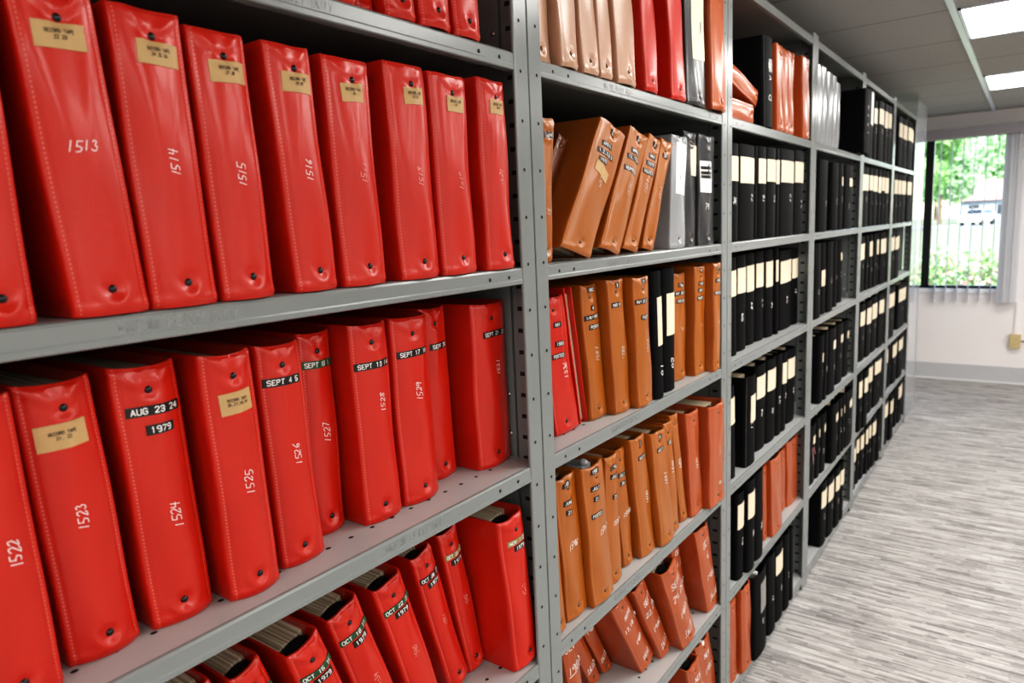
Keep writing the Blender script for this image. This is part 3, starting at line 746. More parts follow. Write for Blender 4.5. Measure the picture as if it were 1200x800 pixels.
(5,'F',0,'black',-0.019,2.8835,0.091,0.2915,-0.6,1,0.03,1,0),
(5,'F',1,'black',-0.023,2.9985,0.076,0.2785,-0.7,1,0,1,0),
(5,'F',2,'black',-0.018,3.0891,0.1029,0.277,0.9,1,0,1,0),
(5,'F',3,'black',-0.01,3.1787,0.0687,0.2885,0.4,1,0,1,0),
(5,'F',4,'black',-0.006,3.2498,0.0603,0.2935,-0.7,1,0,1,0),
(5,'F',5,'black',-0.0005,3.3425,0.1228,0.2943,0.0,1,0,1,0),
(5,'F',6,'black',0.0055,3.4476,0.0841,0.2942,-0.1,0,0,1,0),
(6,'A',0,'black',-0.016,3.747,0.114,0.2778,0.0,1,0,1,0),
(6,'A',1,'black',0.0,3.891,0.154,0.2813,0.0,1,0,1,0),
(6,'A',2,'black',0.0,4.0685,0.179,0.2848,0.0,1,0,1,0),
(6,'A',3,'black',0.0,4.2895,0.217,0.2893,0.0,1,0,1,0),
(6,'A',4,'black',-0.016,4.489,0.142,0.2943,0.0,1,0,1,0),
(6,'B',0,'black',0.0,3.7855,0.139,0.2853,0.0,1,0,1,0),
(6,'B',1,'black',0.0,3.9245,0.119,0.2863,0.0,1,0,1,0),
(6,'B',2,'black',0.0,4.0885,0.195,0.2873,0.0,1,0,1,0),
(6,'B',3,'black',0.0,4.345,0.214,0.2888,0.0,1,0,1,0),
(6,'C',0,'black',-0.0035,3.79,0.1296,0.2929,-4.5,1,0,1,0),
(6,'C',1,'black',-0.0025,3.952,0.169,0.2905,-4.5,1,0,1,0),
(6,'D',0,'black',-0.012,3.8825,0.227,0.313,0.4,1,0,1,0),
(6,'D',1,'black',-0.0195,4.3735,0.3569,0.2955,1.0,1,0,1,0),
(6,'E',0,'black',-0.0225,3.8445,0.096,0.2942,-1.8,1,0,1,0),
(6,'E',1,'black',-0.0235,3.9639,0.1022,0.2945,-1.3,0,0,1,0),
(6,'E',2,'black',-0.0155,4.1147,0.194,0.2908,-1.6,1,0,1,0),
(6,'E',3,'black',-0.0085,4.3161,0.2063,0.2936,-0.9,1,0,1,0),
(6,'F',0,'black',-0.006,3.7925,0.1431,0.2938,-1.0,1,0,1,0),
(6,'F',1,'black',0.005,3.9301,0.1278,0.2884,-1.1,1,0,1,0),
(6,'F',2,'black',-0.014,4.2408,0.1078,0.2896,-2.3,0,0,1,0),
(6,'F',3,'black',-0.008,4.3851,0.1782,0.2888,-1.6,1,0,1,0),
]
# ---------------------------------------------------------------- shelving
M['paint_edge'] = mat('grey enamel, embossed edge', (0.33, 0.345, 0.34), 0.30)
def shelving(bay):
    a, b = (bay-2)*W, (bay-1)*W
    desc = {1: 'grey steel shelving bay holding the red binders', 2: 'grey steel shelving bay holding mostly brown binders', 3: 'third grey steel shelving bay, brown binders up top and black below',
            4: 'fourth grey steel shelving bay, glossy grey binders on top', 5: 'fifth grey steel shelving bay with the jutting black binder', 6: 'end grey steel shelving bay beside the clear panel and window'}[bay]
    u = empty('shelving_unit', (0, a, 0), desc, 'shelving', 'row of grey steel shelving bays')
    hole_z = [1.257-.0747*k for k in range(-11, 17)]; slot_z = [1.256-.0373*k for k in range(-21, 34)]
    for side in (0, 1):
        y = .0016 if side == 0 else W-.0016; s = 1 if side == 0 else -1
        p = MB()
        c = .0012
        def ybox(y0, y1): return (min(y0, y1), max(y0, y1))
        f0, f1 = y, y+s*.036
        prof = [(0, f0), (.0018, f0+s*.0008), (.0018, f1-s*.003), (.0012, f1-s*.001), (0, f1), (-.003, f1), (-.003, f1-s*.0014), (0-.0004, f1-s*.0014), (-.0004, f0+s*.0018), (-.046, f0+s*.0018), (-.046, f0)]
        if s < 0: prof = prof[::-1]
        n = len(prof)
        v = [(x, yy, 0.0) for x, yy in prof]+[(x, yy, 2.10) for x, yy in prof]
        p.add(v, [(i, (i+1) % n, (i+1) % n+n, i+n) for i in range(n)]+[tuple(range(n-1, -1, -1)), tuple(range(n, 2*n))])
        for z in hole_z:
            if .03 < z < 2.09: p.disc((.0021, y+s*.021, z), .0029, 'x', 1)
        if side == 1:
            for z in slot_z:
                if .03 < z < 2.09:
                    p.add([(-.037, y-.0021, z-.0035), (-.023, y-.0021, z-.0035), (-.023, y-.0021, z+.0035), (-.037, y-.0021, z+.0035)], [(0, 1, 2, 3)], 1)
        p.build('post', [M['paint'], M['hole']], u)
        r = MB(); yy0, yy1 = sorted((y, y+s*.036))
        r.box((-DEPTH, yy0, 0), (-DEPTH+.0018, yy1, 2.10)); q0, q1 = sorted((y, y+s*.0018)); r.box((-DEPTH, q0, 0), (-DEPTH+.046, q1, 2.10))
        r.build('post', M['paint'], u)
        e = MB(); q0, q1 = sorted((y+s*.0022, y+s*.0032)); e.box((-DEPTH+.01, q0, .05), (-.050, q1, 2.085)); e.build('side_panel', M['paint'], u)
        if side == 1 and bay <= 4:
            for k, zz in ZS.items():
                if k in 'TF': continue
                for dz in (.043, .113):
                    bt = MB(); bt.dome((-.061, y-.0032, zz+dz), .0042, .0032, 'y', 0, 10, 3); bt.build('bolt', M['steel'], u, True)
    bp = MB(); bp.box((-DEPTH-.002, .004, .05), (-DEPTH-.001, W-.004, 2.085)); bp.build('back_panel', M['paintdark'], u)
    for k, z in ZS.items():
        sh = MB()
        prof = [(-DEPTH+.002, 0), (-.0045, 0), (-.0016, -.0008), (0, -.0036), (0, -.0185), (.0007, -.0205), (.0007, -.0258), (-.0008, -.027), (-.014, -.027), (-.014, -.0255), (-.003, -.0255), (-.003, -.003), (-DEPTH+.002, -.003)]
        sh.sweep_y([(x, z+t) for x, t in prof][::-1], .0042, W-.0042)
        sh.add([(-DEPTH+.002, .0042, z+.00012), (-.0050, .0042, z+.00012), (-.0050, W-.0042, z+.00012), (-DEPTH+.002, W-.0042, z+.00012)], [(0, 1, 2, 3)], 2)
        for yy in (.074, .123, W-.123, W-.074): sh.disc((.0004, yy, z-.0135), .0030, 'x', 1)
        if k not in 'TAB':
            i = 0; yy = .074
            while yy < W-.06:
                if i % 5 != 4 or True: sh.add([(-.0505+.0030*math.cos(t*math.pi/4)*1.0, yy+.0040*math.sin(t*math.pi/4), z+.0003) for t in range(8)], [tuple(range(8))], 1)
                yy += .0379; i += 1
        so = sh.build('shelf', [M['paint'], M['hole'], M['paint_top_lit']], u)
        if bay <= 2 and k in 'ABCDE':
            cy = {(1, 'B'): -.609, (1, 'C'): -.311}.get((bay, k), .31 if bay == 2 else -.45) - a
            vf = strokes(['#6138 HEAVY DUTY'], lambda y, zz: 0.0, cy, z-.0118, .0088, .0010, G, raise_=.0005, aspect=.60)
            mesh_obj('embossed_lettering', vf[0], vf[1], M['paint_edge'], so)
    return u
for bay in range(1, 7): shelving(bay)

# ---------------------------------------------------------------- fill the shelves
from collections import defaultdict
rows = defaultdict(list)
for t in BINDERS: rows[t[0], t[1]].append(t)
for key, L in rows.items():
    L.sort(key=lambda t: t[5])
    off = 2 if key == (3, 'A') else 0
    for o, t in enumerate(L):
        bay, row, ix, kind, x, y, w, h, lean, lab, ld, s, flag = t
        make_binder(bay, row, ix, kind, x, y, w, h, lean, lab, ld, s, flag, o+off)
# two binders lying on their sides at the start of the third bay's top row
def lying(y, z, w, h, tilt, label):
    n0 = len(bpy.data.objects)
    r = make_binder(3, 'A', 90+int(tilt), 'sienna', -.018, y, w, h, 0, 0, 0, 0, 0, 0)
    r.location.z = z; r.rotation_euler.x = -math.radians(90+tilt); r['label'] = label
    return r
lying(.925, ZS['A']+.031, .056, .262, 0, 'russet brown vinyl binder lying flat on its side, under another, top row of third bay')
lying(.944, ZS['A']+.134, .050, .285, 11, 'russet brown vinyl binder lying tilted on top of another, top row of third bay')

# ---------------------------------------------------------------- room
def carpet():
    m = bpy.data.materials.new('striated carpet tile'); m.use_nodes = True
    nt = m.node_tree; b = nt.nodes['Principled BSDF']; b.inputs['Roughness'].default_value = .92; b.inputs['Specular IOR Level'].default_value = .25
    tc = nt.nodes.new('ShaderNodeTexCoord'); sp = nt.nodes.new('ShaderNodeSeparateXYZ'); nt.links.new(tc.outputs['Object'], sp.inputs[0])
    X, Y = sp.outputs['X'], sp.outputs['Y']
    def streak(pitch, length, seed):
        row = mnode(nt, 'FLOOR', mnode(nt, 'DIVIDE', Y, pitch))
        wn = nt.nodes.new('ShaderNodeTexWhiteNoise'); wn.noise_dimensions = '2D'
        cb = nt.nodes.new('ShaderNodeCombineXYZ'); nt.links.new(row, cb.inputs[0]); cb.inputs[1].default_value = seed
        nt.links.new(cb.outputs[0], wn.inputs['Vector'])
        cell = mnode(nt, 'FLOOR', mnode(nt, 'ADD', mnode(nt, 'DIVIDE', X, length), mnode(nt, 'MULTIPLY', wn.outputs['Value'], 7.0)))
        w2 = nt.nodes.new('ShaderNodeTexWhiteNoise'); w2.noise_dimensions = '2D'
        c2 = nt.nodes.new('ShaderNodeCombineXYZ'); nt.links.new(cell, c2.inputs[0]); nt.links.new(mnode(nt, 'ADD', row, seed*3.1), c2.inputs[1])
        nt.links.new(c2.outputs[0], w2.inputs['Vector'])
        return w2.outputs['Value'], w2.outputs['Color']
    v1, c1 = streak(.0078, .115, 1.7); v2, c2 = streak(.0050, .075, 9.3); v3, c3 = streak(.022, .19, 4.4)
    f = mnode(nt, 'ADD', mnode(nt, 'ADD', mnode(nt, 'MULTIPLY', v1, .46), mnode(nt, 'MULTIPLY', v2, .30)), mnode(nt, 'MULTIPLY', v3, .24))
    nz = nt.nodes.new('ShaderNodeTexNoise'); nz.inputs['Scale'].default_value = 700; nz.inputs['Detail'].default_value = 2
    nt.links.new(tc.outputs['Object'], nz.inputs['Vector'])
    f = mnode(nt, 'ADD', f, mnode(nt, 'MULTIPLY', mnode(nt, 'SUBTRACT', nz.outputs['Fac'], .5), .35))
    r = nt.nodes.new('ShaderNodeValToRGB'); e = r.color_ramp.elements
    e[0].position = .16; e[0].color = (.20, .187, .18, 1); e[1].position = .88; e[1].color = (.62, .595, .57, 1)
    k = r.color_ramp.elements.new(.40); k.color = (.36, .337, .328, 1)
    k = r.color_ramp.elements.new(.60); k.color = (.47, .45, .437, 1)
    nt.links.new(f, r.inputs[0]); nt.links.new(r.outputs[0], b.inputs['Base Color'])
    bp = nt.nodes.new('ShaderNodeBump'); bp.inputs['Strength'].default_value = .35; bp.inputs['Distance'].default_value = .002
    nt.links.new(f, bp.inputs['Height']); nt.links.new(bp.outputs['Normal'], b.inputs['Normal'])
    return m
def ceiling_mat():
    m = mat('mineral ceiling tile', (.50, .49, .47), .9, bump=.5, bscale=160)
    nt = m.node_tree; b = nt.nodes['Principled BSDF']
    tc = nt.nodes.new('ShaderNodeTexCoord'); sp = nt.nodes.new('ShaderNodeSeparateXYZ'); nt.links.new(tc.outputs['Object'], sp.inputs[0])
    d = mnode(nt, 'ABSOLUTE', mnode(nt, 'SUBTRACT', mnode(nt, 'FRACT', mnode(nt, 'ADD', mnode(nt, 'DIVIDE', mnode(nt, 'SUBTRACT', sp.outputs['Y'], 2.485), .617), .5)), .5))
    line = mnode(nt, 'LESS_THAN', d, .0075)
    nz = nt.nodes.new('ShaderNodeTexNoise'); nz.inputs['Scale'].default_value = 90; nz.inputs['Detail'].default_value = 6
    nt.links.new(tc.outputs['Object'], nz.inputs['Vector'])
    mx = nt.nodes.new('ShaderNodeMix'); mx.data_type = 'RGBA'; mx.inputs['A'].default_value = (.36, .352, .335, 1); mx.inputs['B'].default_value = (.46, .45, .43, 1)
    nt.links.new(nz.outputs['Fac'], mx.inputs['Factor'])
    m2 = nt.nodes.new('ShaderNodeMix'); m2.data_type = 'RGBA'; m2.inputs['B'].default_value = (.17, .165, .16, 1)
    nt.links.new(line, m2.inputs['Factor']); nt.links.new(mx.outputs['Result'], m2.inputs['A']); nt.links.new(m2.outputs['Result'], b.inputs['Base Color'])
    return m
X0, X1, Y0 = -1.25, 7.2, -7.4
M['wall'] = mat('off-white wall paint', (.88, .835, .825), .75, noise=.03, nscale=4, bump=.15, bscale=300)
M['white'] = mat('white trim', (.82, .82, .82), .5)
M['base'] = mat('grey vinyl baseboard', (.55, .55, .56), .5, noise=.05)
M['bronze'] = mat('dark bronze frame', (.020, .018, .018), .35)
M['tee'] = mat('white ceiling tee with window tint', (.74, .78, .88), .25)  # blue cast in the white stands for reflected window light
M['beige'] = mat('beige plastic', (.62, .50, .27), .45)
fl = MB(); fl.box((X0, Y0, -.05), (X1, YW, 0)); structure(fl.build('floor', carpet()))
ce = MB(); ce.box((X0, Y0, ZC), (X1, YW, ZC+.05)); structure(ce.build('ceiling', ceiling_mat()))
OX0, OX1, OZ0, OZ1 = -1.05, .475, .80, 2.085
wf = MB()
wf.box((X0-.2, YW, -.05), (X1, YW+.16, OZ0)); wf.box((X0-.2, YW, OZ1), (X1, YW+.16, ZC+.05)); wf.box((X0-.2, YW, OZ0), (OX0, YW+.16, OZ1)); wf.box((OX1, YW, OZ0), (X1, YW+.16, OZ1))
structure(wf.build('wall_far', M['wall']))
for nm, a, b in (('wall_left', (X0-.1, Y0, 0), (X0, YW, ZC)), ('wall_right', (X1, Y0, 0), (X1+.1, YW, ZC)), ('wall_near', (X0, Y0-.1, 0), (X1, Y0, ZC))):
    q = MB(); q.box(a, b); structure(q.build(nm, M['wall']))
q = MB(); q.box((X0, YW-.008, .012), (X1, YW, .142)); structure(q.build('baseboard_far', M['base']))
q = MB(); q.box((X0, YW-.014, 0), (X1, YW, .012)); structure(q.build('trim_1', M['white']))
for i, xx in enumerate((.357, .357-1.22, .357+1.245)):
    q = MB(); q.box((xx-.0125, Y0, ZC-.006), (xx+.0125, YW, ZC)); structure(q.build(f'trim_{i+2}', M['tee']))
q = MB(); q.box((OX0, YW-.02, OZ0-.035), (OX1+.02, YW+.16, OZ0)); structure(q.build('trim_5', M['white']))
# window
win = MB()
for xx in ((-.116, -.055), (OX0, OX0+.05)): win.box((xx[0], YW+.05, OZ0), (xx[1], YW+.11, OZ1))
win.box((OX0, YW+.05, OZ0), (OX1, YW+.11, OZ0+.018)); win.box((OX0, YW+.05, OZ1-.03), (OX1, YW+.11, OZ1)); win.box((OX1-.015, YW+.05, OZ0), (OX1, YW+.11, OZ1))
wo = structure(win.build('window_1', M['bronze']))
def clear(name, tint, fac, rough=.02):
    m = bpy.data.materials.new(name); m.use_nodes = True; nt = m.node_tree; nt.nodes.clear()
    t = nt.nodes.new('ShaderNodeBsdfTransparent'); t.inputs[0].default_value = (*tint, 1)
    g = nt.nodes.new('ShaderNodeBsdfGlossy'); g.inputs['Roughness'].default_value = rough; g.inputs['Color'].default_value = (1, 1, 1, 1)
    fr = nt.nodes.new('ShaderNodeFresnel'); fr.inputs['IOR'].default_value = fac
    mx = nt.nodes.new('ShaderNodeMixShader'); o = nt.nodes.new('ShaderNodeOutputMaterial')
    nt.links.new(fr.outputs[0], mx.inputs[0]); nt.links.new(t.outputs[0], mx.inputs[1]); nt.links.new(g.outputs[0], mx.inputs[2]); nt.links.new(mx.outputs[0], o.inputs[0])
    return m
M['glass'] = clear('window glass', (.97, .985, .98), 1.3)
gp = MB(); gp.add([(OX0, YW+.08, OZ0), (OX1, YW+.08, OZ0), (OX1, YW+.08, OZ1), (OX0, YW+.08, OZ1)], [(0, 1, 2, 3)])
gp.build('window_pane', M['glass'], wo)

# clear panel closing the end of the shelving row
M['acrylic'] = clear('clear acrylic', (.80, .82, .84), 1.42, .05)
M['acrylic_edge'] = mat('acrylic edge', (.42, .44, .46), .2)
cp = MB(); cp.add([(0, 4.590, 0), (0, 5.05, 0), (0, 5.05, 2.2), (0, 4.590, 2.2)], [(0, 1, 2, 3)])
nt = M['acrylic'].node_tree; mo = nt.nodes['Material Output']; lk = mo.inputs[0].links[0].from_socket
df = nt.nodes.new('ShaderNodeBsdfDiffuse'); df.inputs[0].default_value = (.75, .78, .82, 1); m3 = nt.nodes.new('ShaderNodeMixShader'); m3.inputs[0].default_value = .16
nt.links.new(lk, m3.inputs[1]); nt.links.new(df.outputs[0], m3.inputs[2]); nt.links.new(m3.outputs[0], mo.inputs[0])
po = cp.build('clear_panel', M['acrylic']); tag(po, 'clear upright plastic panel standing past the end of the shelving row', 'panel')
ed = MB(); ed.box((-.003, 5.046, 0), (.003, 5.052, 2.2)); ed.box((-.003, 4.592, 0), (.003, 5.05, .006)); ed.build('panel_edge', M['acrylic_edge'], po)

# vertical blind
def vane_mat():
    m = bpy.data.materials.new('blind vane'); m.use_nodes = True; nt = m.node_tree; nt.nodes.clear()
    d = nt.nodes.new('ShaderNodeBsdfDiffuse'); d.inputs[0].default_value = (.80, .80, .82, 1)
    t = nt.nodes.new('ShaderNodeBsdfTranslucent'); t.inputs[0].default_value = (.62, .64, .68, 1)
    mx = nt.nodes.new('ShaderNodeMixShader'); mx.inputs[0].default_value = .35; o = nt.nodes.new('ShaderNodeOutputMaterial')
    nt.links.new(d.outputs[0], mx.inputs[1]); nt.links.new(t.outputs[0], mx.inputs[2]); nt.links.new(mx.outputs[0], o.inputs[0]); return m
M['vane'] = vane_mat(); M['headrail'] = mat('grey headrail', (.37, .35, .37), .5)
bl = empty('vertical_blind', (0, YW-.07, 0), 'grey vertical blind with vanes turned open over the window', 'blind')
hr = MB(); hr.box((-1.1, -.055, 2.045), (.63, .02, 2.128)); hr.build('headrail', M['headrail'], bl)
def vane(x, ang, wd=.086, y=0.0):
    v = []; f = []; n = 6; c, s = math.cos(ang), math.sin(ang)
    for z in (.695, .75, 2.045):
        for i in range(n+1):
            u = (i/n-.5)*wd; bow = .006*(1-(2*u/wd)**2)
            v.append((x+u*c-bow*s, y+u*s+bow*c, z))
    for k in range(2):
        for i in range(n): a = k*(n+1)+i; f.append((a, a+1, a+n+2, a+n+1))
    mesh_obj('vane', v, f, M['vane'], bl, True)
for k in range(14):
    if k != 6: vane(.41-.0805*k, math.radians(90))
for k in range(4): vane(.482+.012*k, math.radians(38+4*k), .088, -.004*k)
for k in range(2): vane(.545+.016*k, math.radians(20+25*k), .06, -.01)

# outlet box, raceway and cable on the window wall
ob = empty('outlet_box', (.596, YW, .367), 'beige surface-mounted outlet box on the wall under the blind', 'outlet')
b = MB(); b.box((-.039, -.045, -.057), (.039, 0, .057)); b.build('box', M['beige'], ob)
b = MB(); b.box((-.034, -.048, -.052), (.034, -.045, .052)); b.build('cover_plate', M['beige'], ob)
for dz in (-.02, .02):
    b = MB(); b.cyl((0, -.0495, dz), .014, .002, 'y', 0, 14)
    for dx in (-.005, .005): b.box((dx-.001, -.0502, dz-.003), (dx+.001, -.0494, dz+.004), 1)
    b.build('socket', [M['beige'], M['hole']], ob)
b = MB(); b.box((.585, YW-.018, .424), (.607, YW, .70)); tag(b.build('cable_raceway', M['wall']), 'pale wall raceway running up from the beige outlet box', 'raceway')
b = MB(); b.cyl((.636, YW-.022, .368), .006, .75, 'x', 0, 10); tag(b.build('wall_cord', M['bronze']), 'dark cord along the wall beside the beige outlet box', 'cord')

# recessed fluorescent panels: the aisle row, then unseen columns added for fill light
M['lamp'] = emis('fluorescent diffuser', (1.0, .985, .95), LAMP)
PANELS = [(.372, y) for y in (2.485, 4.30, .650, -3.02, -4.85, -6.68)] + [(x, y) for x in (2.1, 3.6, 5.1) for y in (2.485, .650, -1.185, -3.02, -4.85)]  # rearmost aisle panels and side columns are unseen, added to light the shelves
for i, (x0, y0) in enumerate(PANELS):
    lab = ['bright fluorescent ceiling panel above the aisle, the larger in view', 'bright fluorescent ceiling panel above the aisle, nearer the window'][i] if i < 2 else ('unseen fluorescent ceiling panel extending the row above the aisle' if i < 6 else 'unseen fluorescent ceiling panel added for fill light, away from the shelving')
    u = empty('ceiling_light', (x0, y0, ZC), lab, 'light', 'fluorescent ceiling panels')
    f = MB(); L, D_ = 1.215, .615
    for a, c in (((0, 0), (L, .012)), ((0, D_-.012), (L, D_)), ((0, 0), (.012, D_)), ((L-.012, 0), (L, D_))): f.box((a[0], a[1], -.007), (c[0], c[1], 0))
    f.build('light_frame', M['tee'], u)
    d = MB(); d.add([(.012, .012, -.004), (.012, D_-.012, -.004), (L-.012, D_-.012, -.004), (L-.012, .012, -.004)], [(0, 1, 2, 3)]); d.build('diffuser', M['lamp'], u)

# ---------------------------------------------------------------- outside the window
GZ = -.05
M['lawn'] = mat('lawn', (.23, .26, .16), .9, noise=.25, nscale=3)
M['asphalt'] = mat('asphalt', (.30, .30, .30), .9, noise=.1)
def leafmat(name, col):
    m = bpy.data.materials.new(name); m.use_nodes = True; nt = m.node_tree; nt.nodes.clear()
    d = nt.nodes.new('ShaderNodeBsdfDiffuse'); d.inputs[0].default_value = (*col, 1)
    t = nt.nodes.new('ShaderNodeBsdfTranslucent'); t.inputs[0].default_value = (col[0]*1.2, col[1]*1.2, col[2], 1)
    mx = nt.nodes.new('ShaderNodeMixShader'); mx.inputs[0].default_value = .4; o = nt.nodes.new('ShaderNodeOutputMaterial')
    nt.links.new(d.outputs[0], mx.inputs[1]); nt.links.new(t.outputs[0], mx.inputs[2]); nt.links.new(mx.outputs[0], o.inputs[0]); return m
M['leaf'] = leafmat('leaves', (.30, .50, .22)); M['leaf2'] = leafmat('pale leaves', (.40, .58, .36)); M['flower'] = leafmat('pink blossom', (.75, .45, .45)); M['flower2'] = leafmat('white blossom', (.85, .82, .8))
M['bark'] = mat('bark', (.16, .11, .07), .9)
M['carpaint'] = mat('white car paint', (.85, .86, .88), .2, coat=.5); M['tyre'] = mat('tyre rubber', (.02, .02, .02), .8); M['carglass'] = mat('car window', (.03, .04, .05), .08)
M['roof'] = mat('red roof shingle', (.50, .27, .25), .8, noise=.15); M['siding'] = mat('grey-blue siding', (.26, .30, .38), .7)
q = MB(); q.box((-60, YW+.2, GZ-.05), (60, 160, GZ)); structure(q.build('lawn', M['lawn']))
q = MB(); q.box((-60, 73, GZ), (60, 85, GZ+.02)); structure(q.build('road', M['asphalt']))
def leaves(blobs, n, size, mats, pick):
    v = []; f = []; mi = []
    for _ in range(n):
        cx, cy, cz, r = RND.choice(blobs)
        while True:
            d = Vector((RND.uniform(-1, 1), RND.uniform(-1, 1), RND.uniform(-1, 1)))
            if .2 < d.length < 1: break
        d = d.normalized()*(d.length**.35)
        p = Vector((cx, cy, cz))+d*r
        a = Vector((RND.uniform(-1, 1), RND.uniform(-1, 1), RND.uniform(-1, 1))).normalized(); b = a.orthogonal().normalized(); s = size*RND.uniform(.6, 1.3)
        k = len(v); v += [p+a*s, p+b*s*.6, p-a*s, p-b*s*.6]; f.append((k, k+1, k+2, k+3)); mi.append(pick())
    return v, f, mi
def tree(x, y, h, r, m, label):
    t = empty('tree', (x, y, GZ), label, 'tree', 'trees beyond the road')
    b = MB(); b.cyl((0, 0, 0), .25, h*.6, 'z', 0, 10, .12)
    for k in range(4):
        a = k*1.6; b.cyl((.1*math.cos(a), .1*math.sin(a), h*.35+k*.4), .1, h*.3, 'z', 0, 6, .04)
    b.build('trunk', M['bark'], t, True)
    bl = [(RND.uniform(-.6, .6)*r, RND.uniform(-.5, .5)*r, h*RND.uniform(.3, .85), r*RND.uniform(.45, .75)) for _ in range(9)]
    v, f, mi = leaves(bl, 2600, .42, None, lambda: 0)
    mesh_obj('crown', v, f, M[m], t)
for x, y, h, r, m, lab in ((-7.2, 46, 10, 2.4, 'leaf2', 'slim leafy tree seen through the narrow strip of window beside the dark mullion'), (-6.3, 66, 12, 2.6, 'leaf', 'mid-green leafy tree in front of the road, beside the dark mullion'), (-7.8, 92, 13, 2.8, 'leaf2', 'leafy tree at the corner of the red-roofed house'),
                    (-3.2, 118, 16, 5.0, 'leaf2', 'pale leafy tree rising behind the red-roofed house'), (-12.5, 137, 18, 6.0, 'leaf', 'broad leafy tree farthest back, beyond the house and other trees')):
    tree(x, y, h, r, m, lab)
for i, (x, y, r, lab) in enumerate(((-.75, 9.2, .5, 'low flowering shrub outside the window, mostly hidden by the shelving'), (-.32, 10.25, .46, 'low flowering shrub outside the window, just past the dark mullion'), (.15, 9.2, .44, 'low flowering shrub outside the window, close to the glass in the large pane'), (.60, 10.25, .48, 'low flowering shrub outside the window, set back below the parked car'), (1.05, 9.2, .5, 'low flowering shrub outside the window, behind the bunched blind vanes'))):
    s = empty('flowering_shrub', (x, y, GZ), lab, 'shrub', 'flowering shrubs outside the window')
    b = MB()
    for k in range(5): b.cyl((.1*math.cos(k*1.3), .1*math.sin(k*1.3), 0), .012, .7, 'z', 0, 6, .006)
    b.build('stem', M['bark'], s)
    v, f, mi = leaves([(RND.uniform(-.14, .14), RND.uniform(-.14, .14), RND.uniform(.3, .82), RND.uniform(.2, .27)) for _ in range(9)], 900, .045, None, lambda: RND.choices((0, 1, 2, 3), (5, 4, 2, 2))[0])
    mesh_obj('foliage', v, f, [M['leaf'], M['leaf2'], M['flower'], M['flower2']], s, midx=mi)
# parked car
car = empty('car', (-3.6, 80, GZ+.02), 'white car parked on the road outside the window', 'car'); car.rotation_euler = (0, 0, math.radians(75))
prof = [(-2.15, .35), (-2.2, .75), (-1.9, .95), (-1.1, 1.02), (-.5, 1.52), (1.2, 1.55), (1.95, 1.05), (2.2, .98), (2.25, .4)]
def slab(mb, pr, hw, taper, m=0):
    n = len(pr); v = []
    for s in (-1, 1):
        for x, z in pr: v.append((x, s*(hw-taper*max(0, z-1.0)), z))
    mb.add(v, [(i, i+n, (i+1) % n+n, (i+1) % n) for i in range(n)]+[tuple(range(n)), tuple(range(2*n-1, n-1, -1))], m)
b = MB(); slab(b, prof, .88, .35); b.build('body', M['carpaint'], car)
b = MB(); slab(b, [(-.98, 1.06), (-.5, 1.45), (1.12, 1.48), (1.7, 1.06)], .895, .35); b.build('side_window', M['carglass'], car)
b = MB(); b.add([(-1.08, -.70, 1.06), (-1.08, .70, 1.06), (-.56, .60, 1.49), (-.56, -.60, 1.49)], [(0, 1, 2, 3)]); b.build('windscreen', M['carglass'], car)
for x in (-1.4, 1.4):
    for s in (-1, 1):
        b = MB(); b.cyl((x, s*.80-.1, .32), .32, .2, 'y', 0, 18); b.build('wheel', M['tyre'], car, True)
for s in (-1, 1):
    b = MB(); b.box((-2.22, s*.62-.16, .68), (-2.15, s*.62+.16, .82)); b.build('headlamp', M['steel'], car)
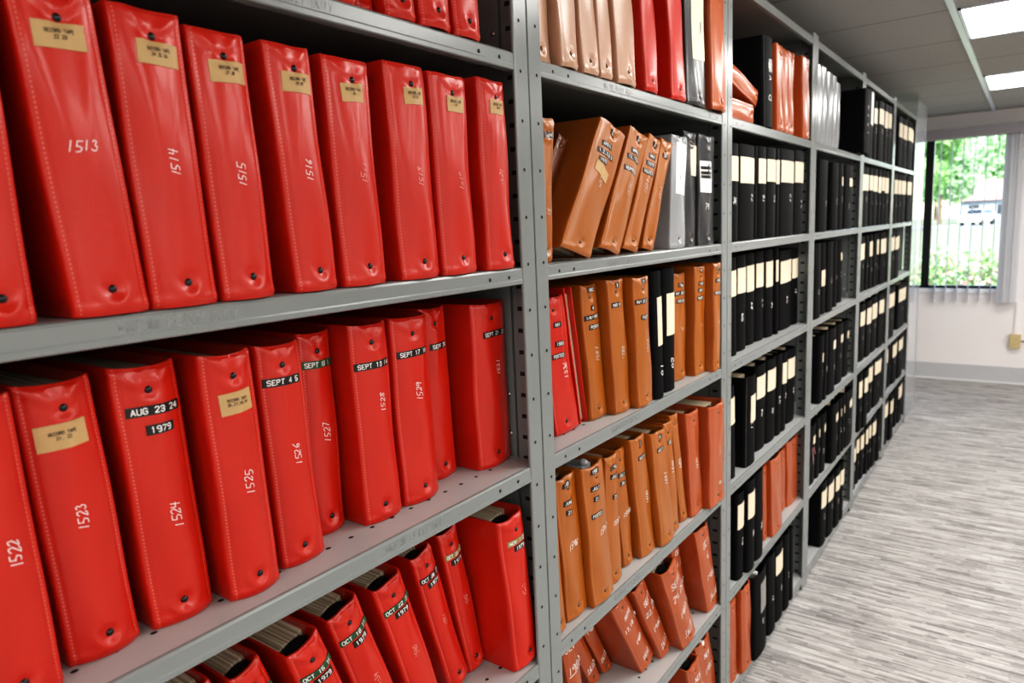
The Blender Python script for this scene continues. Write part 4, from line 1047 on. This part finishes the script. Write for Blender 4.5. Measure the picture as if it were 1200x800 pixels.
# house across the road
ho = empty('house', (-2.4, 102, GZ), 'house with a red roof beyond the white car', 'house')
b = MB(); b.box((-4, -3, 0), (4.5, 3, 2.6)); b.build('house_wall', M['siding'], ho)
b = MB(); b.add([(-4.4, -3.4, 2.55), (4.9, -3.4, 2.55), (4.9, 3.4, 2.55), (-4.4, 3.4, 2.55), (-2.6, 0, 4.9), (3.0, 0, 4.9)], [(0, 1, 5, 4), (2, 3, 4, 5), (1, 2, 5), (3, 0, 4), (3, 2, 1, 0)]); b.build('roof', M['roof'], ho)
for x in (-2.6, .2, 2.8):
    b = MB(); b.box((x-.5, -3.04, .9), (x+.5, -3, 2.0)); b.build('house_window', M['carglass'], ho)

# ---------------------------------------------------------------- sky, sun, camera
sc = bpy.context.scene
w = bpy.data.worlds.new('sky'); sc.world = w; w.use_nodes = True
nt = w.node_tree; bg = nt.nodes['Background']
sk = nt.nodes.new('ShaderNodeTexSky'); sk.sky_type = 'NISHITA'; sk.sun_disc = False; sk.sun_elevation = math.radians(48); sk.sun_rotation = math.radians(200)
nt.links.new(sk.outputs[0], bg.inputs['Color']); bg.inputs['Strength'].default_value = SKY
sl = bpy.data.lights.new('sun', 'SUN'); sl.energy = SUN; sl.angle = math.radians(.6); sl.color = (1, .96, .88)
so = bpy.data.objects.new('sun', sl); C.objects.link(so); so.rotation_euler = (math.radians(42), 0, math.radians(25))
cam = bpy.data.cameras.new('camera'); co = bpy.data.objects.new('camera', cam); C.objects.link(co)
r_, u_, f_ = Vector((.80880635, .58642899, -.04396966)), Vector((-.05609615, .15136346, .98688516)), Vector((-.58539347, .79573246, -.15532014))
mw = Matrix((r_, u_, -f_)).transposed().to_4x4(); mw.translation = Vector((.659144, -.969471, 1.462219))
co.matrix_world = mw
cam.sensor_width = 36; cam.lens = 829.617/1200*36; cam.clip_start = .02; cam.clip_end = 500
cam.dof.use_dof = True; cam.dof.focus_distance = 1.12; cam.dof.aperture_fstop = 5.6
sc.camera = co
sc.view_settings.view_transform = VIEW
sc.view_settings.look = LOOKV
sc.view_settings.exposure = EXPO
sc.view_settings.use_curve_mapping = True
cm = sc.view_settings.curve_mapping; cc = cm.curves[3]
for px, py in CURVE: cc.points.new(px, py)
cm.update()
sc.cycles.use_denoising = True
sc.cycles.max_bounces = 8; sc.cycles.diffuse_bounces = 5; sc.cycles.glossy_bounces = 4; sc.cycles.transparent_max_bounces = 12
sc.cycles.sample_clamp_indirect = 6
